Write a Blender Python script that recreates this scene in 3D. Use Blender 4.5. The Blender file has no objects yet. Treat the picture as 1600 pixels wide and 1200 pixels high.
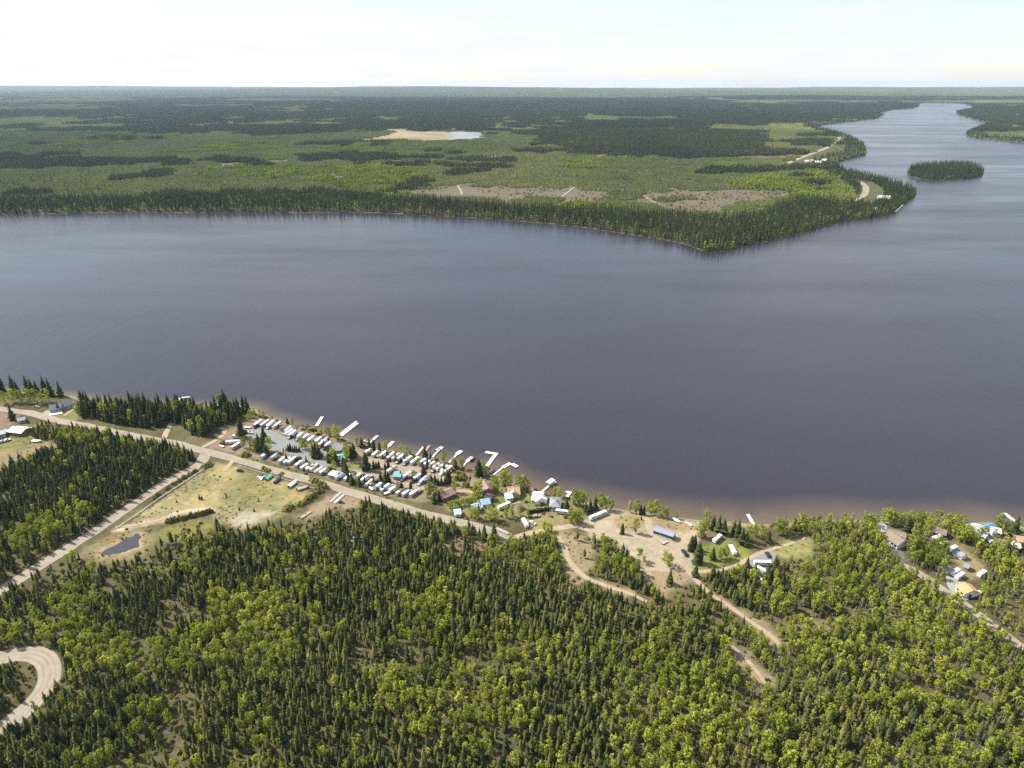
import bpy, math, random
import numpy as np
from mathutils import Vector, Matrix

R = math.radians
rng = np.random.default_rng(7)
random.seed(7)
scn = bpy.context.scene
col = scn.collection

# ------------------------------------------------------------------ camera
CAM_H = 240.0
F = 1066.7                     # focal length in pixels of the 1600 px wide photograph (24 mm)
PITCH = math.atan((600 - 128) / F)
cam_d = bpy.data.cameras.new('camera'); cam_d.sensor_width = 36; cam_d.lens = 36 * F / 1600
cam_d.clip_start = 1; cam_d.clip_end = 120000
cam = bpy.data.objects.new('camera', cam_d); col.objects.link(cam)
cam.location = (0, 0, CAM_H); cam.rotation_euler = (math.pi / 2 - PITCH, 0, 0)
scn.camera = cam

# ------------------------------------------------------------------ light
SUN_EL = 46.0
SUN_H = Vector((-0.92, 0.39)).normalized()       # horizontal direction towards the sun
w = bpy.data.worlds.new('World'); scn.world = w; w.use_nodes = True
nt = w.node_tree; bg = nt.nodes['Background']
sky = nt.nodes.new('ShaderNodeTexSky'); sky.sky_type = 'NISHITA'; sky.sun_disc = False
sky.sun_elevation = R(SUN_EL); sky.sun_rotation = math.atan2(SUN_H.x, SUN_H.y) % (2 * math.pi)
sky.altitude = 800; sky.air_density = 1.0; sky.dust_density = 1.0; sky.ozone_density = 1.0
tcn = nt.nodes.new('ShaderNodeTexCoord'); sep = nt.nodes.new('ShaderNodeSeparateXYZ'); nt.links.new(tcn.outputs['Generated'], sep.inputs[0])
zz = nt.nodes.new('ShaderNodeMath'); zz.operation = 'ABSOLUTE'; nt.links.new(sep.outputs[2], zz.inputs[0])
z2 = nt.nodes.new('ShaderNodeMath'); z2.operation = 'ADD'; nt.links.new(zz.outputs[0], z2.inputs[0]); z2.inputs[1].default_value = 0.10
dv_ = nt.nodes.new('ShaderNodeVectorMath'); dv_.operation = 'DIVIDE'; nt.links.new(tcn.outputs['Generated'], dv_.inputs[0]); nt.links.new(z2.outputs[0], dv_.inputs[1])
cn = nt.nodes.new('ShaderNodeTexNoise'); cn.inputs['Scale'].default_value = 0.9; cn.inputs['Detail'].default_value = 7; nt.links.new(dv_.outputs[0], cn.inputs['Vector'])
cr = nt.nodes.new('ShaderNodeValToRGB'); cr.color_ramp.elements[0].position = 0.40; cr.color_ramp.elements[0].color = (.35, .35, .35, 1); cr.color_ramp.elements[1].position = 0.62; cr.color_ramp.elements[1].color = (.95, .95, .95, 1)
nt.links.new(cn.outputs['Fac'], cr.inputs[0])
cm = nt.nodes.new('ShaderNodeMix'); cm.data_type = 'RGBA'; nt.links.new(cr.outputs[0], cm.inputs[0]); nt.links.new(sky.outputs[0], cm.inputs[6]); cm.inputs[7].default_value = (4.9, 5.05, 5.6, 1)
nt.links.new(cm.outputs[2], bg.inputs[0]); bg.inputs[1].default_value = 0.11
sd = bpy.data.lights.new('sun', 'SUN'); sd.energy = 5.0; sd.angle = R(0.5); sd.color = (1.0, 0.94, 0.84)
sun = bpy.data.objects.new('sun', sd); col.objects.link(sun)
tosun = Vector((SUN_H.x * math.cos(R(SUN_EL)), SUN_H.y * math.cos(R(SUN_EL)), math.sin(R(SUN_EL))))
sun.rotation_euler = tosun.to_track_quat('Z', 'Y').to_euler(); sun.location = tosun * 3000
scn.view_settings.view_transform = 'Standard'; scn.view_settings.look = 'None'
scn.view_settings.exposure = 0.80; scn.view_settings.gamma = 1.0
cy = scn.cycles
cy.use_denoising = False
cy.max_bounces = 5; cy.diffuse_bounces = 2; cy.glossy_bounces = 2; cy.transmission_bounces = 2
cy.volume_bounces = 1; cy.transparent_max_bounces = 6; cy.caustics_reflective = False; cy.caustics_refractive = False

# ------------------------------------------------------------------ helpers: pixels to points, noise, polygons
SP, CP = math.sin(PITCH), math.cos(PITCH)
def P(px, py, z=0.0):
    a = (px - 800) / F; b = (600 - py) / F
    dx, dy, dz = a, CP + b * SP, -SP + b * CP
    t = (z - CAM_H) / dz
    return (dx * t, dy * t)
def PP(pts, z=0.0): return np.array([P(x, y, z) for x, y in pts])
def to_px(x, y, z):
    fx, fy, fz = x, y, z - CAM_H
    dep = fy * CP - fz * SP
    return 800 + F * fx / dep, 600 - F * (fy * SP + fz * CP) / dep
_lat = rng.random((256, 256))
def noise(x, y, wl, seed=0):
    u = np.asarray(x) / wl + 17.3 * seed; v = np.asarray(y) / wl + 9.1 * seed
    i = np.floor(u).astype(int); j = np.floor(v).astype(int); fu = u - i; fv = v - j
    fu = fu * fu * (3 - 2 * fu); fv = fv * fv * (3 - 2 * fv)
    g = lambda a, b: _lat[a % 256, b % 256]
    return (g(i, j) * (1 - fu) + g(i + 1, j) * fu) * (1 - fv) + (g(i, j + 1) * (1 - fu) + g(i + 1, j + 1) * fu) * fv
def fbm(x, y, wl, seed=0, n=3):
    s = 0; a = 0.5; t = 0
    for k in range(n):
        s = s + a * noise(x, y, wl / 2 ** k, seed + k * 3); t += a; a *= 0.5
    return s / t
def inside(poly, x, y):
    r = np.zeros(np.shape(x), bool); n = len(poly)
    x0, y0 = poly.min(0); x1, y1 = poly.max(0)
    m = (x >= x0) & (x <= x1) & (y >= y0) & (y <= y1)
    if not m.any(): return r
    xs, ys = x[m], y[m]; c = np.zeros(xs.shape, bool)
    for k in range(n):
        ax, ay = poly[k]; bx, by = poly[(k + 1) % n]
        if ay == by: continue
        c ^= ((ay > ys) != (by > ys)) & (xs < (bx - ax) * (ys - ay) / (by - ay) + ax)
    r[m] = c
    return r
def seg_dist(pts, x, y, closed=True):
    d = np.full(np.shape(x), 1e9); n = len(pts)
    for k in range(n if closed else n - 1):
        a = pts[k]; b = pts[(k + 1) % n]; e = b - a; L = max(e @ e, 1e-9)
        t = np.clip(((x - a[0]) * e[0] + (y - a[1]) * e[1]) / L, 0, 1)
        d = np.minimum(d, (x - a[0] - t * e[0]) ** 2 + (y - a[1] - t * e[1]) ** 2)
    return np.sqrt(d)
def smooth(pts, n=6, closed=False):
    pts = np.asarray(pts, float); out = []; m = len(pts)
    rngk = range(m) if closed else range(m - 1)
    for k in rngk:
        p0 = pts[(k - 1) % m] if closed or k > 0 else pts[0]
        p1 = pts[k]; p2 = pts[(k + 1) % m]
        p3 = pts[(k + 2) % m] if closed or k + 2 < m else pts[-1]
        for t in np.arange(n) / n:
            out.append(0.5 * ((2 * p1) + (-p0 + p2) * t + (2 * p0 - 5 * p1 + 4 * p2 - p3) * t ** 2 + (-p0 + 3 * p1 - 3 * p2 + p3) * t ** 3))
    if not closed: out.append(pts[-1])
    return np.array(out)

# ------------------------------------------------------------------ lake outline (world metres, water level 0)
NEAR_SHORE = [(-700, 560), (-400, 582), (-150, 598), (0, 611), (60, 614), (101, 617), (150, 624), (200, 629), (290, 633), (350, 632), (390, 635),
    (415, 648), (440, 656), (470, 667), (500, 673), (520, 677), (532, 682), (555, 691), (573, 697), (605, 702), (635, 709),
    (650, 712), (675, 715), (701, 723), (722, 730), (745, 733), (761, 730), (777, 738), (800, 751), (832, 763), (846, 768),
    (859, 773), (885, 776), (905, 781), (935, 787), (960, 794), (988, 798), (1008, 800), (1030, 804), (1052, 808), (1070, 810),
    (1096, 813), (1137, 815), (1177, 819), (1197, 819), (1250, 815), (1300, 812), (1343, 813), (1400, 816), (1450, 817),
    (1480, 816), (1504, 817), (1542, 816), (1568, 819), (1600, 825), (1800, 830), (2500, 815)]
FAR_SHORE = [(2600, 250), (1750, 231), (1600, 223), (1560, 219), (1525, 216), (1509, 211), (1512, 205), (1530, 199), (1546, 196), (1535, 190),
    (1515, 184), (1495, 178), (1500, 174), (1520, 170), (1516, 165), (1500, 162), (1450, 161), (1436, 163), (1433, 168),
    (1400, 171), (1378, 175), (1376, 180), (1372, 185), (1330, 190), (1276, 197.5), (1300, 206), (1325, 214), (1345, 224), (1353, 234),
    (1351, 243), (1333, 248), (1310, 254), (1303, 259), (1320, 269), (1350, 277), (1395, 288), (1422, 297), (1432, 304), (1419, 315), (1404, 327),
    (1391, 336), (1347, 342), (1296, 351), (1262, 363), (1222, 373), (1171, 382), (1127, 393), (1108, 393), (1094, 391), (1060, 379),
    (1000, 369), (920, 357), (850, 349), (750, 341), (650, 336), (560, 332), (450, 333), (300, 333), (190, 332), (0, 336), (-300, 338), (-1100, 345)]
near_s = smooth(PP(NEAR_SHORE), 5); far_s = smooth(PP(FAR_SHORE), 3)
LAKE = np.vstack([near_s, far_s])
th = np.linspace(0, 2 * math.pi, 28, endpoint=False)
ISLAND = np.array([P(1477 + 60 * math.cos(t), 270.5 + 11.5 * math.sin(t) + 1.2 * math.sin(3 * t + 1)) for t in th])
POND = smooth(PP([(155, 866), (166, 857), (180, 851), (188, 845), (203, 838), (212, 833), (219, 832), (221, 840), (218, 847), (220, 855), (207, 858), (196, 863), (180, 866), (168, 868)], 1.0), 4, True); POND = POND + (rng.random(POND.shape) - .5) * .35
def sd_land(x, y):
    """signed distance to the lake's edge, positive on land"""
    x = np.asarray(x, float); y = np.asarray(y, float)
    d = np.minimum(seg_dist(LAKE, x, y), seg_dist(ISLAND, x, y))
    wet = inside(LAKE, x, y) & ~inside(ISLAND, x, y)
    return np.where(wet, -d, d)
def height(x, y, d=None):
    x = np.asarray(x, float); y = np.asarray(y, float)
    if d is None: d = sd_land(x, y)
    near = np.where(d > 0, np.minimum(1.3, 0.12 * d), np.maximum(-3, 0.1 * d))
    hills = np.clip((y - 2600) / 5000, 0, 1) * np.clip(d / 900, 0, 1) * (fbm(x, y, 2600, 5) * 46 - 8) + np.clip((y - 12500) / 11000, 0, 1) * np.clip(fbm(x, y, 8000, 15, 4) - .3, 0, 1) * 230
    far = np.where(d > 0, np.minimum(5, 0.22 * d) + np.maximum(hills, -3), np.maximum(-4, 0.15 * d))
    z = np.where(y < 850, near, far)
    pond = inside(POND, x, y); pd = seg_dist(POND, x, y)
    z = np.where(pond, np.maximum(0.9 - 0.2 * pd, 0.1), z)
    return z
def gz(x, y): return float(height(np.array([x]), np.array([y]))[0])
PL = 1.3                                           # level of the near bank
HAZE = 2.2e-5

# ------------------------------------------------------------------ materials
def ramp(nt, fac, stops):
    r = nt.nodes.new('ShaderNodeValToRGB'); e = r.color_ramp.elements
    while len(e) < len(stops): e.new(0.5)
    for k, (p, c) in enumerate(stops): e[k].position = p; e[k].color = (*c, 1)
    nt.links.new(fac, r.inputs[0]); return r.outputs[0]
def tnoise(nt, scale, detail=4, vec=None, rough=0.6):
    n = nt.nodes.new('ShaderNodeTexNoise'); n.inputs['Scale'].default_value = scale; n.inputs['Detail'].default_value = detail
    n.inputs['Roughness'].default_value = rough
    if vec is None:
        g = nt.nodes.new('ShaderNodeNewGeometry'); vec = g.outputs['Position']
    nt.links.new(vec, n.inputs['Vector']); return n.outputs['Fac']
def mixc(nt, fac, a, b, mode='MIX'):
    m = nt.nodes.new('ShaderNodeMix'); m.data_type = 'RGBA'; m.blend_type = mode
    for s, v in ((0, fac), (6, a), (7, b)):
        if isinstance(v, (int, float)): m.inputs[s].default_value = v
        elif isinstance(v, tuple): m.inputs[s].default_value = (*v, 1)
        else: nt.links.new(v, m.inputs[s])
    return m.outputs[2]
def math_n(nt, op, a, b=None):
    m = nt.nodes.new('ShaderNodeMath'); m.operation = op
    for s, v in ((0, a), (1, b)):
        if v is None: continue
        if isinstance(v, (int, float)): m.inputs[s].default_value = v
        else: nt.links.new(v, m.inputs[s])
    return m.outputs[0]
def attr(nt, name, typ='GEOMETRY'):
    a = nt.nodes.new('ShaderNodeAttribute'); a.attribute_name = name; a.attribute_type = typ; return a
MATS = {}
def mat(name, c, rough=0.7, var=0.12, scale=1.2, metal=0.0, bump=0.0, coord='pos'):
    """plain material with fine colour variation"""
    if name in MATS: return MATS[name]
    m = bpy.data.materials.new(name); m.use_nodes = True; nt = m.node_tree; b = nt.nodes['Principled BSDF']
    n = tnoise(nt, scale)
    lo = tuple(max(0, v * (1 - var)) for v in c); hi = tuple(min(1, v * (1 + var)) for v in c)
    nt.links.new(ramp(nt, n, [(0.3, lo), (0.7, hi)]), b.inputs['Base Color'])
    b.inputs['Roughness'].default_value = rough; b.inputs['Metallic'].default_value = metal
    if bump:
        bp = nt.nodes.new('ShaderNodeBump'); bp.inputs['Strength'].default_value = bump; bp.inputs['Distance'].default_value = 0.1
        nt.links.new(tnoise(nt, scale * 4), bp.inputs['Height']); nt.links.new(bp.outputs[0], b.inputs['Normal'])
    MATS[name] = m; return m
def foliage(name, a, b, c=None, trans=0.25):
    """leaf colour between a and b by the tree's own tint, with clump to clump variation"""
    m = bpy.data.materials.new(name); m.use_nodes = True; nt = m.node_tree
    nt.nodes.remove(nt.nodes['Principled BSDF']); out = nt.nodes['Material Output']
    ti = attr(nt, 'tint', 'INSTANCER').outputs['Fac']; tv = attr(nt, 'tv').outputs['Fac']
    oi = nt.nodes.new('ShaderNodeObjectInfo')
    t = math_n(nt, 'ADD', math_n(nt, 'MULTIPLY', ti, 0.65), math_n(nt, 'MULTIPLY', oi.outputs['Random'], 0.35))
    stops = [(0.0, a), (1.0, b)] if c is None else [(0.0, a), (0.55, b), (1.0, c)]
    base = ramp(nt, t, stops)
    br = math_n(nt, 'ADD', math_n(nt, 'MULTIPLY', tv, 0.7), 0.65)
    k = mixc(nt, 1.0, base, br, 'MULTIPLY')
    d = nt.nodes.new('ShaderNodeBsdfDiffuse'); tr = nt.nodes.new('ShaderNodeBsdfTranslucent'); mx = nt.nodes.new('ShaderNodeMixShader')
    nt.links.new(k, d.inputs[0]); nt.links.new(k, tr.inputs[0]); mx.inputs[0].default_value = trans
    nt.links.new(d.outputs[0], mx.inputs[1]); nt.links.new(tr.outputs[0], mx.inputs[2]); nt.links.new(mx.outputs[0], out.inputs[0])
    MATS[name] = m; return m
PINE = foliage('pine_needles', (0.038, 0.050, 0.018), (0.104, 0.114, 0.034), (0.195, 0.182, 0.054), 0.2)
SPRUCE = foliage('spruce_needles', (0.030, 0.042, 0.021), (0.056, 0.070, 0.028), (0.090, 0.098, 0.034), 0.15)
ASPEN = foliage('aspen_leaves', (0.125, 0.165, 0.028), (0.285, 0.33, 0.046), (0.43, 0.43, 0.08), 0.38)
SHRUB = foliage('shrub_leaves', (0.065, 0.072, 0.025), (0.14, 0.14, 0.042), (0.24, 0.21, 0.07), 0.2)
REGROW = foliage('young_pine_needles', (0.100, 0.122, 0.046), (0.175, 0.198, 0.068), (0.25, 0.26, 0.085), 0.15)
BARK = mat('conifer_bark', (0.11, 0.085, 0.065), 0.9, 0.2)
BIRCH = mat('aspen_bark', (0.46, 0.43, 0.37), 0.9, 0.2)
DEAD = mat('dead_wood', (0.27, 0.25, 0.22), 0.9, 0.15)

# ground: colour per vertex is the ground cover's own colour, broken up by noise
def ground_material():
    m = bpy.data.materials.new('ground_cover'); m.use_nodes = True; nt = m.node_tree; b = nt.nodes['Principled BSDF']
    c = attr(nt, 'cover').outputs['Color']
    n1 = tnoise(nt, 0.35, 6); n2 = tnoise(nt, 0.045, 5)
    v = math_n(nt, 'ADD', math_n(nt, 'MULTIPLY', n1, 1.0), math_n(nt, 'MULTIPLY', n2, 0.6))
    v = math_n(nt, 'ADD', v, 0.0)
    k = mixc(nt, 1.0, c, v, 'MULTIPLY')
    tin = ramp(nt, tnoise(nt, 0.12, 5), [(0.35, (1.06, 0.97, 0.88)), (0.65, (0.93, 1.03, 0.98))])
    nt.links.new(mixc(nt, 1.0, k, tin, 'MULTIPLY'), b.inputs['Base Color']); b.inputs['Roughness'].default_value = 0.95
    b.inputs['Specular IOR Level'].default_value = 0.1
    bp = nt.nodes.new('ShaderNodeBump'); bp.inputs['Strength'].default_value = 0.5; bp.inputs['Distance'].default_value = 0.3
    nt.links.new(n1, bp.inputs['Height']); nt.links.new(bp.outputs[0], b.inputs['Normal'])
    return m
GROUND = ground_material()
def gravel(name, a, b, wheel=None):
    m = bpy.data.materials.new(name); m.use_nodes = True; nt = m.node_tree; bs = nt.nodes['Principled BSDF']
    n = tnoise(nt, 0.25, 7, None, 0.7)
    base = ramp(nt, n, [(0.3, a), (0.7, b)])
    if wheel:
        u = attr(nt, 'across').outputs['Fac']
        tr = math_n(nt, 'ABSOLUTE', math_n(nt, 'SINE', math_n(nt, 'MULTIPLY', u, math.pi * 4)))
        base = mixc(nt, math_n(nt, 'MULTIPLY', tr, tnoise(nt, 0.06, 3)), base, wheel)
    nt.links.new(base, bs.inputs['Base Color']); bs.inputs['Roughness'].default_value = 0.95; bs.inputs['Specular IOR Level'].default_value = 0.15
    MATS[name] = m; return m
ROAD = gravel('road_gravel', (0.17, 0.145, 0.108), (0.285, 0.247, 0.19), (0.345, 0.30, 0.235))
TRACK = gravel('dirt_track', (0.25, 0.20, 0.14), (0.38, 0.31, 0.225), (0.30, 0.245, 0.175))
GREY_LOT = gravel('grey_gravel', (0.16, 0.165, 0.16), (0.23, 0.235, 0.225))
TAN_LOT = gravel('tan_gravel', (0.22, 0.175, 0.13), (0.32, 0.26, 0.195))
ASPHALT = gravel('asphalt', (0.10, 0.10, 0.10), (0.16, 0.16, 0.155))
CONCRETE = gravel('concrete', (0.23, 0.225, 0.205), (0.32, 0.315, 0.29))

# water
def water_material(name, deep, shallow):
    m = bpy.data.materials.new(name); m.use_nodes = True; nt = m.node_tree; b = nt.nodes['Principled BSDF']
    sh = attr(nt, 'shallow').outputs['Fac']
    g = nt.nodes.new('ShaderNodeNewGeometry')
    n0 = tnoise(nt, 0.06, 4)
    sh2 = math_n(nt, 'MULTIPLY', sh, math_n(nt, 'ADD', math_n(nt, 'MULTIPLY', n0, 0.7), 0.62))
    nt.links.new(mixc(nt, sh2, deep, shallow), b.inputs['Base Color'])
    b.inputs['IOR'].default_value = 1.333
    mp = nt.nodes.new('ShaderNodeMapping'); mp.inputs['Rotation'].default_value = (0, 0, R(-35)); mp.inputs['Scale'].default_value = (1, 0.35, 1)
    nt.links.new(g.outputs['Position'], mp.inputs[0])
    w1 = tnoise(nt, 0.42, 4, mp.outputs[0]); w2 = tnoise(nt, 0.10, 3, mp.outputs[0])
    hgt = math_n(nt, 'ADD', math_n(nt, 'MULTIPLY', w1, 0.5), math_n(nt, 'MULTIPLY', w2, 0.9))
    mp2 = nt.nodes.new('ShaderNodeMapping'); mp2.inputs['Rotation'].default_value = (0, 0, R(8)); mp2.inputs['Scale'].default_value = (.35, 1.3, 1); nt.links.new(g.outputs['Position'], mp2.inputs[0])
    gr_ = nt.nodes.new('ShaderNodeMapRange'); gr_.inputs[1].default_value = .32; gr_.inputs[2].default_value = .68; nt.links.new(tnoise(nt, 0.0042, 6, mp2.outputs[0], .65), gr_.inputs[0]); gust = gr_.outputs[0]
    bp = nt.nodes.new('ShaderNodeBump'); bp.inputs['Distance'].default_value = 0.6
    nt.links.new(math_n(nt, 'ADD', math_n(nt, 'MULTIPLY', gust, 0.55), 0.10), bp.inputs['Strength'])
    nt.links.new(hgt, bp.inputs['Height']); nt.links.new(bp.outputs[0], b.inputs['Normal'])
    nt.links.new(math_n(nt, 'ADD', math_n(nt, 'MULTIPLY', gust, 0.20), 0.16), b.inputs['Roughness'])
    return m
WATER = water_material('lake_water', (0.022, 0.021, 0.029), (0.115, 0.085, 0.054))
PONDW = water_material('pond_water', (0.042, 0.038, 0.048), (0.14, 0.11, 0.08))

# ------------------------------------------------------------------ mesh building
def link(o, parent=None):
    col.objects.link(o)
    if parent is not None: o.parent = parent
    return o
def mesh(name, v, f, m=None, smooth_=False):
    me = bpy.data.meshes.new(name); me.from_pydata([tuple(map(float, p)) for p in v], [], [tuple(int(i) for i in q) for q in f])
    for k in (m if isinstance(m, (list, tuple)) else [m]):
        if k is not None: me.materials.append(k)
    if smooth_: me.polygons.foreach_set('use_smooth', [True] * len(me.polygons))
    me.update(); return me
def obj(name, me, parent=None, loc=None, rz=0.0):
    o = bpy.data.objects.new(name, me)
    if loc is not None: o.location = loc
    if rz: o.rotation_euler.z = rz
    return link(o, parent)
def tag(o, label, cat, group=None):
    o['label'] = label; o['category'] = cat
    if group: o['group'] = group
    return o
def empty(name, loc, rz=0.0):
    o = bpy.data.objects.new(name, None); o.location = loc; o.rotation_euler.z = rz; o.empty_display_size = 1
    return link(o)
def fattr(me, name, data, dom='POINT'):
    a = me.attributes.new(name, 'FLOAT', dom); a.data.foreach_set('value', np.asarray(data, np.float32))
BOXF = [(0, 3, 2, 1), (4, 5, 6, 7), (0, 1, 5, 4), (1, 2, 6, 5), (2, 3, 7, 6), (3, 0, 4, 7)]
def box_v(x0, x1, y0, y1, z0, z1):
    return [(x0, y0, z0), (x1, y0, z0), (x1, y1, z0), (x0, y1, z0), (x0, y0, z1), (x1, y0, z1), (x1, y1, z1), (x0, y1, z1)]
def box(name, x0, x1, y0, y1, z0, z1, m): return mesh(name, box_v(x0, x1, y0, y1, z0, z1), BOXF, m)
def prism(name, prof, x0, x1, m, axis='x'):
    """profile in (y, z) drawn along x (or in (x, z) along y)"""
    n = len(prof)
    if axis == 'x': v = [(x0, a, b) for a, b in prof] + [(x1, a, b) for a, b in prof]
    else: v = [(a, x0, b) for a, b in prof] + [(a, x1, b) for a, b in prof]
    f = [tuple(range(n))[::-1], tuple(range(n, 2 * n))] + [(k, (k + 1) % n, n + (k + 1) % n, n + k) for k in range(n)]
    if axis != 'x': f = [q[::-1] for q in f]
    return mesh(name, v, f, m)
def tube(v, f, a, b, r0, r1, n=5):
    a = Vector(a); b = Vector(b); d = (b - a).normalized()
    s = d.cross(Vector((0.31, 0.9, 0.2))).normalized(); t = d.cross(s); o = len(v)
    for c, r in ((a, r0), (b, r1)):
        for k in range(n):
            q = 2 * math.pi * k / n; v.append(tuple(c + s * (r * math.cos(q)) + t * (r * math.sin(q))))
    f += [(o + k, o + (k + 1) % n, o + n + (k + 1) % n, o + n + k) for k in range(n)]
    f.append(tuple(o + n + k for k in range(n)))

# ------------------------------------------------------------------ terrain: one sheet from below the camera to the horizon
rows = np.concatenate([np.arange(-60, 130, 12.0), np.arange(130, 600, 1.8), np.linspace(600, 1050, 26)[:-1], np.geomspace(1050, 27000, 330)])
us = np.linspace(-0.97, 0.97, 450)
Yg, Ug = np.meshgrid(rows, us, indexing='ij'); Xg = Ug * (Yg + 100)
nr, nc = Yg.shape; X = Xg.ravel(); Y = Yg.ravel()
D = sd_land(X, Y); Z = height(X, Y, D)
idx = np.arange(nr * nc).reshape(nr, nc)
quads = np.stack([idx[:-1, :-1], idx[:-1, 1:], idx[1:, 1:], idx[1:, :-1]], -1).reshape(-1, 4)

# ground cover zones, as outlines on the ground
def Z_(pts, z=PL, n=3): return smooth(PP(pts, z), n, True)
FIELD = Z_([(333, 724), (350, 725), (367, 728), (405, 741), (460, 756), (485, 762), (478, 775), (460, 792), (442, 807), (422, 818), (380, 824), (340, 815), (330, 806), (290, 806), (260, 810), (217, 820), (187, 822), (235, 792), (285, 757)])
FIELD_GREEN = Z_([(385, 752), (420, 755), (455, 766), (462, 776), (440, 786), (400, 785), (370, 785), (320, 785), (350, 770)])
FIELD_TAN = Z_([(345, 735), (368, 742), (390, 752), (360, 765), (330, 770), (300, 765), (320, 748)])
SANDY = Z_([(175, 828), (215, 818), (260, 806), (300, 794), (330, 790), (338, 798), (300, 804), (262, 815), (215, 826), (190, 834)])
SAND2 = Z_([(365, 812), (385, 802), (405, 797), (424, 800), (420, 808), (395, 816), (375, 820)])
POND_BANK = Z_([(125, 872), (160, 845), (195, 828), (222, 822), (238, 830), (232, 858), (210, 872), (165, 880)])
LUMBER = Z_([(455, 806), (485, 796), (510, 774), (535, 770), (562, 782), (550, 792), (510, 800), (472, 812)])
MOSSY = Z_([(260, 838), (262, 825), (300, 818), (325, 815), (330, 826), (300, 838), (280, 845)])
PARK = Z_([(318, 697), (345, 680), (380, 660), (400, 655), (440, 660), (480, 673), (530, 686), (575, 700), (640, 714), (700, 728), (740, 740), (775, 748), (760, 770), (700, 775), (655, 783), (610, 774), (540, 755), (460, 732), (400, 716), (360, 706)])
PARK_GREEN = Z_([(545, 726), (570, 724), (572, 731), (548, 734)])
VERGE = Z_([(330, 704), (390, 716), (450, 732), (520, 752), (600, 775), (640, 786), (640, 795), (590, 784), (500, 757), (420, 733), (360, 718), (320, 706)])
COTTAGES = Z_([(690, 772), (720, 762), (780, 752), (840, 765), (900, 785), (900, 805), (860, 812), (780, 808), (740, 812), (700, 800)])
LAWN1 = Z_([(770, 790), (790, 778), (812, 768), (822, 775), (805, 790), (785, 796)])
LAWN2 = Z_([(840, 790), (860, 786), (866, 790), (845, 797)])
FIELD2 = Z_([(820, 812), (850, 800), (890, 795), (915, 812), (900, 826), (860, 830), (825, 828)])
BIGLOT = Z_([(915, 815), (955, 795), (1005, 800), (1060, 811), (1092, 815), (1098, 832), (1090, 850), (1088, 870), (1095, 890), (1070, 912), (1010, 905), (1000, 888), (985, 870), (960, 845), (925, 838)])
LOT_DRY1 = Z_([(960, 812), (985, 802), (1008, 812), (1003, 825), (975, 826)])
LOT_DRY2 = Z_([(1026, 808), (1050, 812), (1085, 818), (1080, 830), (1055, 829), (1027, 820)])
LOT_DRY3 = Z_([(1016, 836), (1035, 842), (1048, 855), (1030, 850)])
GRASS_R = Z_([(1095, 850), (1120, 845), (1150, 850), (1170, 858), (1165, 880), (1130, 892), (1098, 898), (1090, 875)])
GRASS_R2 = Z_([(1205, 850), (1240, 842), (1262, 838), (1268, 855), (1250, 872), (1215, 868)])
CLEAR1 = Z_([(868, 838), (900, 832), (925, 850), (930, 880), (912, 895), (890, 885), (878, 865)])
CLEAR2 = Z_([(880, 880), (905, 885), (915, 905), (900, 910), (885, 900)])
CLEAR3 = Z_([(930, 906), (955, 910), (985, 920), (980, 932), (950, 926)])
CLEAR4 = Z_([(1005, 888), (1050, 890), (1085, 895), (1070, 915), (1050, 930), (1040, 935), (1020, 915)])
CLEAR5 = Z_([(1115, 925), (1150, 945), (1195, 975), (1220, 1000), (1205, 1010), (1160, 970), (1125, 945)])
CLEAR6 = Z_([(1128, 995), (1150, 1010), (1195, 1045), (1210, 1080), (1180, 1075), (1150, 1040)])
CLEAR7 = Z_([(680, 848), (740, 840), (775, 848), (750, 864), (705, 868)])
CLEAR8 = Z_([(425, 892), (460, 882), (495, 882), (500, 896), (455, 905)])
CLEAR9 = Z_([(1225, 955), (1270, 960), (1330, 950), (1325, 975), (1270, 1000), (1235, 985)])
FARM_DIRT = Z_([(-60, 650), (20, 645), (22, 662), (5, 680), (-60, 690)])
FARM_GREEN = Z_([(-40, 690), (20, 668), (60, 660), (75, 672), (62, 690), (20, 704), (-40, 712)])
FARM_DRY = Z_([(-80, 712), (20, 702), (80, 690), (92, 702), (40, 722), (-20, 745), (-80, 760)])
LAWN_L = Z_([(70, 650), (95, 636), (118, 630), (122, 648), (115, 658), (90, 656)])
YARD_R = Z_([(1485, 862), (1500, 850), (1520, 868), (1535, 890), (1520, 905), (1500, 895)])
YARD_R2 = Z_([(1520, 835), (1560, 828), (1600, 840), (1600, 860), (1565, 850)])

cov = np.zeros((len(X), 3))
cov[:] = (0.110, 0.098, 0.052)                              # forest floor: needles, dead grass
fl = fbm(X, Y, 22, 2)
cov += (fl[:, None] - 0.5) * np.array([0.09, 0.075, 0.045])
def paint(poly, c, soft=3.0, amt=1.0):
    x0, y0 = poly.min(0) - soft; x1, y1 = poly.max(0) + soft
    m = np.where((X > x0) & (X < x1) & (Y > y0) & (Y < y1))[0]
    d = seg_dist(poly, X[m], Y[m]); d = np.where(inside(poly, X[m], Y[m]), d, -d)
    a = np.clip((d + (fbm(X[m], Y[m], 7, 4) - 0.5) * 2.2 * soft) / soft + 0.5, 0, 1) * amt
    cov[m] = cov[m] * (1 - a[:, None]) + np.array(c) * a[:, None]
STRAW, DRY, OLIVE, LAWN, SAND, DIRT, RED = (0.245, 0.21, 0.112), (0.255, 0.20, 0.115), (0.165, 0.165, 0.062), (0.125, 0.165, 0.036), (0.46, 0.39, 0.28), (0.24, 0.185, 0.135), (0.22, 0.145, 0.11)
for pl, c in ((PARK, DIRT), (VERGE, (0.155, 0.14, 0.065)), (COTTAGES, (0.20, 0.18, 0.085)), (FIELD, STRAW)): paint(pl, c)
paint(FIELD_TAN, (0.235, 0.205, 0.10), 10); paint(FIELD_GREEN, (0.175, 0.175, 0.065), 12, 0.6)
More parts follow.
